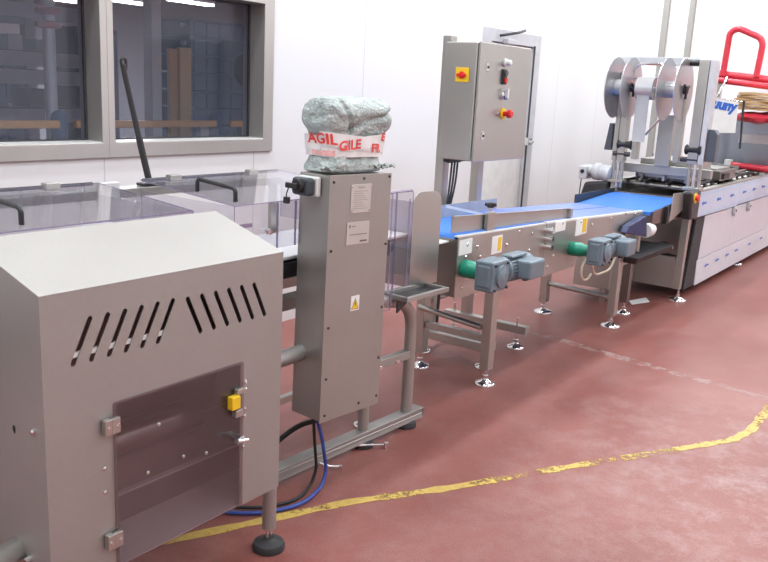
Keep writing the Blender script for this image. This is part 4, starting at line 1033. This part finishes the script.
# ducts to the ceiling
for i, x in enumerate((8.51, 9.33)):
    o = thing('cable_duct', ['left thin steel service pole rising to the ceiling behind the reels', 'right thin steel service pole rising to the ceiling behind the reels'][i], 'service pole', (x, 2.80, 1.0), 0, 'service poles')
    MB().box(x-.035, x+.035, 2.79, 2.85, .99, ZC-.02).build('pole', ALU if False else STEELV, o, .004)
    MB().box(x-.013, x+.013, 2.782, 2.79, 1.2, ZC-.1).build('cover_strip', WHITEP, o)
    MB().box(x-.09, x+.09, 2.75, 2.91, ZC-.02, ZC).build('ceiling_plate', ALU, o)

# ------------------------------------------------------------------ things beyond, at the right edge
o = thing('red_wrapped_pipe', 'red wrapped pipe loop standing up above the red rails', 'pipe', (10.3, 2.45, 2.05))
MB().tube(arc([(10.0, 2.60, 2.03), (10.0, 2.585, 2.50), (10.0, 2.50, 2.545), (10.0, 2.26, 2.445), (10.0, 2.225, 2.38), (10.0, 2.245, 2.03)], .05, 5), .034, 14).build('loop', RED, o)
MB().cyl((10.05, 2.68, 2.055), (10.05, 1.3, 1.925), .045, 16).build('upper_rail', RED, o)
MB().cyl((9.95, 2.68, 1.985), (9.95, 1.3, 1.86), .034, 16).build('lower_rail', RED, o)
for y in (2.62, 1.4):
    MB().box(9.97, 10.03, y-.03, y+.03, 1.0, 1.98).build('post', STEELV, o, .004)
MB().tube([(9.9, 2.70, 1.55), (9.9, 2.52, 2.02)], .012, 8).build('stay_rod', CHROME, o)
o = thing('machine_hood', 'silver sheet metal hood behind hanging white sheet on packing machine', 'machine hood', (10.6, 2.2, 1.0))
MB().box(10.3, 12.5, 1.95, 2.75, .99, 1.60).build('hood', plain('silver_hood', (.42, .46, .54), .25, .75), o, .02)
MB().box(10.25, 12.5, 1.90, 2.78, 1.60, 1.63).build('hood_lid', plain('grey_lid', (.45, .47, .5), .3, .7), o, .005)
MB().box(10.29, 10.3, 1.96, 2.40, 1.30, 1.40).build('hood_trim', ALU, o)
# red rail above machine top
o = thing('red_side_rail', 'low red round bar crossing the top of the packing machine', 'rail', (9.9, 2.0, 1.0))
MB().cyl((9.9, 2.35, 1.062), (9.9, 1.30, 1.02), .036, 16).build('bar', RED, o)
MB().box(9.86, 9.95, 2.35, 2.42, .985, 1.12).build('end_block', WHITEP, o, .006)
MB().box(9.87, 9.93, 2.0, 2.04, .975, 1.01).build('saddle', STEEL, o)
# cardboard on a red bag
for k in range(6):
    m = MB(); y0 = 2.35-.02*(k % 3); z = 1.672+k*.031
    vv = []
    for i in range(9):
        y = y0-i*.085
        for (x, dz_) in ((9.62, 0), (10.1, 0), (10.1, .026), (9.62, .026)):
            vv.append((x+.02*math.sin(k*2.+i), y, z+dz_+.006*math.sin(i*1.1)))
    m.add(vv, [(i*4+j, i*4+(j+1) % 4, (i+1)*4+(j+1) % 4, (i+1)*4+j) for i in range(8) for j in range(4)]+[(0, 1, 2, 3), (35, 34, 33, 32)])
    tag(m.build('cardboard_sheet', CARD, None), ['bottom brown cardboard sheet on the red bag', 'second brown cardboard sheet from the bottom of the stack', 'third brown cardboard sheet from the bottom of the stack', 'third brown cardboard sheet from the top of the stack', 'second brown cardboard sheet from the top of the stack', 'topmost brown cardboard sheet of the stack at right edge'][k], 'cardboard', 'cardboard stack')
bag = MB(); vv = []; nn = 20
for i in range(nn+1):
    t = i/nn; y = 2.37-t*.95
    for j in range(12):
        a = 2*PI*j/12; rr = .10+.03*noise.noise(Vector((i*.5, math.cos(a)*2, math.sin(a)*2)))
        rr *= math.sin(PI*min(1, max(.06, t*3)))**.5 if t < .16 else 1
        vv.append((9.86+rr*2.3*math.cos(a), y, 1.595+.62*rr*math.sin(a)))
bag.add(vv, [(i*12+j, i*12+(j+1) % 12, (i+1)*12+(j+1) % 12, (i+1)*12+j) for i in range(nn) for j in range(12)]+[tuple(range(12)), tuple(range(nn*12, nn*12+12))], smooth=True)
tag(bag.build('red_bag', plain('red_plastic_bag', (.70, .05, .08), .3), None), 'crumpled red plastic bag under the cardboard stack', 'bag')
# hanging white sheet with blue lettering
o = thing('hanging_sign', 'white sheet with blue slanted lettering hanging before the silver hood', 'sign', (9.2, 2.3, 1.42))
MB().plate([(2.50, 1.775), (2.20, 1.745), (2.19, 1.435), (2.445, 1.42)], [], YZ(9.2), .004).build('sheet', STK, o)
vv, ff = text_geo('uuny', .15, .009)
m = MB().add([(9.196, 2.455-(v.x+.25*v.y)*.80, 1.685+v.y*.90-.12*(v.x)) for v in vv], ff)
m.build('blue_lettering', BLUEINK, o)
MB().cyl((9.205, 2.45, 1.78), (9.205, 2.15, 1.75), .008, 8).build('hanging_rod', CHROME, o)
MB().tube(arc([(9.19, 2.145, 1.76), (9.19, 2.14, 1.60), (9.19, 2.12, 1.28)], .03), .012, 8).build('black_strap', BLACK, o)
MB().cyl((9.205, 2.45, 1.78), (9.205, 2.47, 1.0), .010, 8).build('support_rod', STEELV, o)
# blue crate on floor far right
MB().box(10.45, 11.1, 2.1, 2.5, .0, .001).build('base', NAVY, o) if False else None
cr = bpy.data.objects.get('floor_crate')
if cr:
    cr.location = (10.6, 2.35, 0); OFF['floor_crate'] = Vector((10.6, 2.35, 0))
    MB().box(10.30, 10.95, 2.20, 2.60, .0, .06).build('base', NAVY, cr, .004)
    MB().plate(rrect(10.28, 10.97, 2.18, 2.62, .02), [rrect(10.30, 10.95, 2.20, 2.60, .02)], XY(.0), .075).build('rim', plain('mid_blue_plastic', (.03, .07, .3), .4), cr)

# ------------------------------------------------------------------ world and view
w = bpy.data.worlds.new('world'); scene.world = w; w.use_nodes = True
w.node_tree.nodes['Background'].inputs[0].default_value = (1, 1, 1, 1); w.node_tree.nodes['Background'].inputs[1].default_value = .3
scene.view_settings.view_transform = 'Standard'; scene.view_settings.look = 'None'
scene.view_settings.exposure = -1.22; scene.view_settings.gamma = 1; scene.view_settings.use_curve_mapping = False
scene.cycles.use_denoising = True
scene.cycles.max_bounces = 10; scene.cycles.transparent_max_bounces = 24; scene.cycles.caustics_reflective = False; scene.cycles.caustics_refractive = False
scene.cycles.sample_clamp_indirect = 4.0
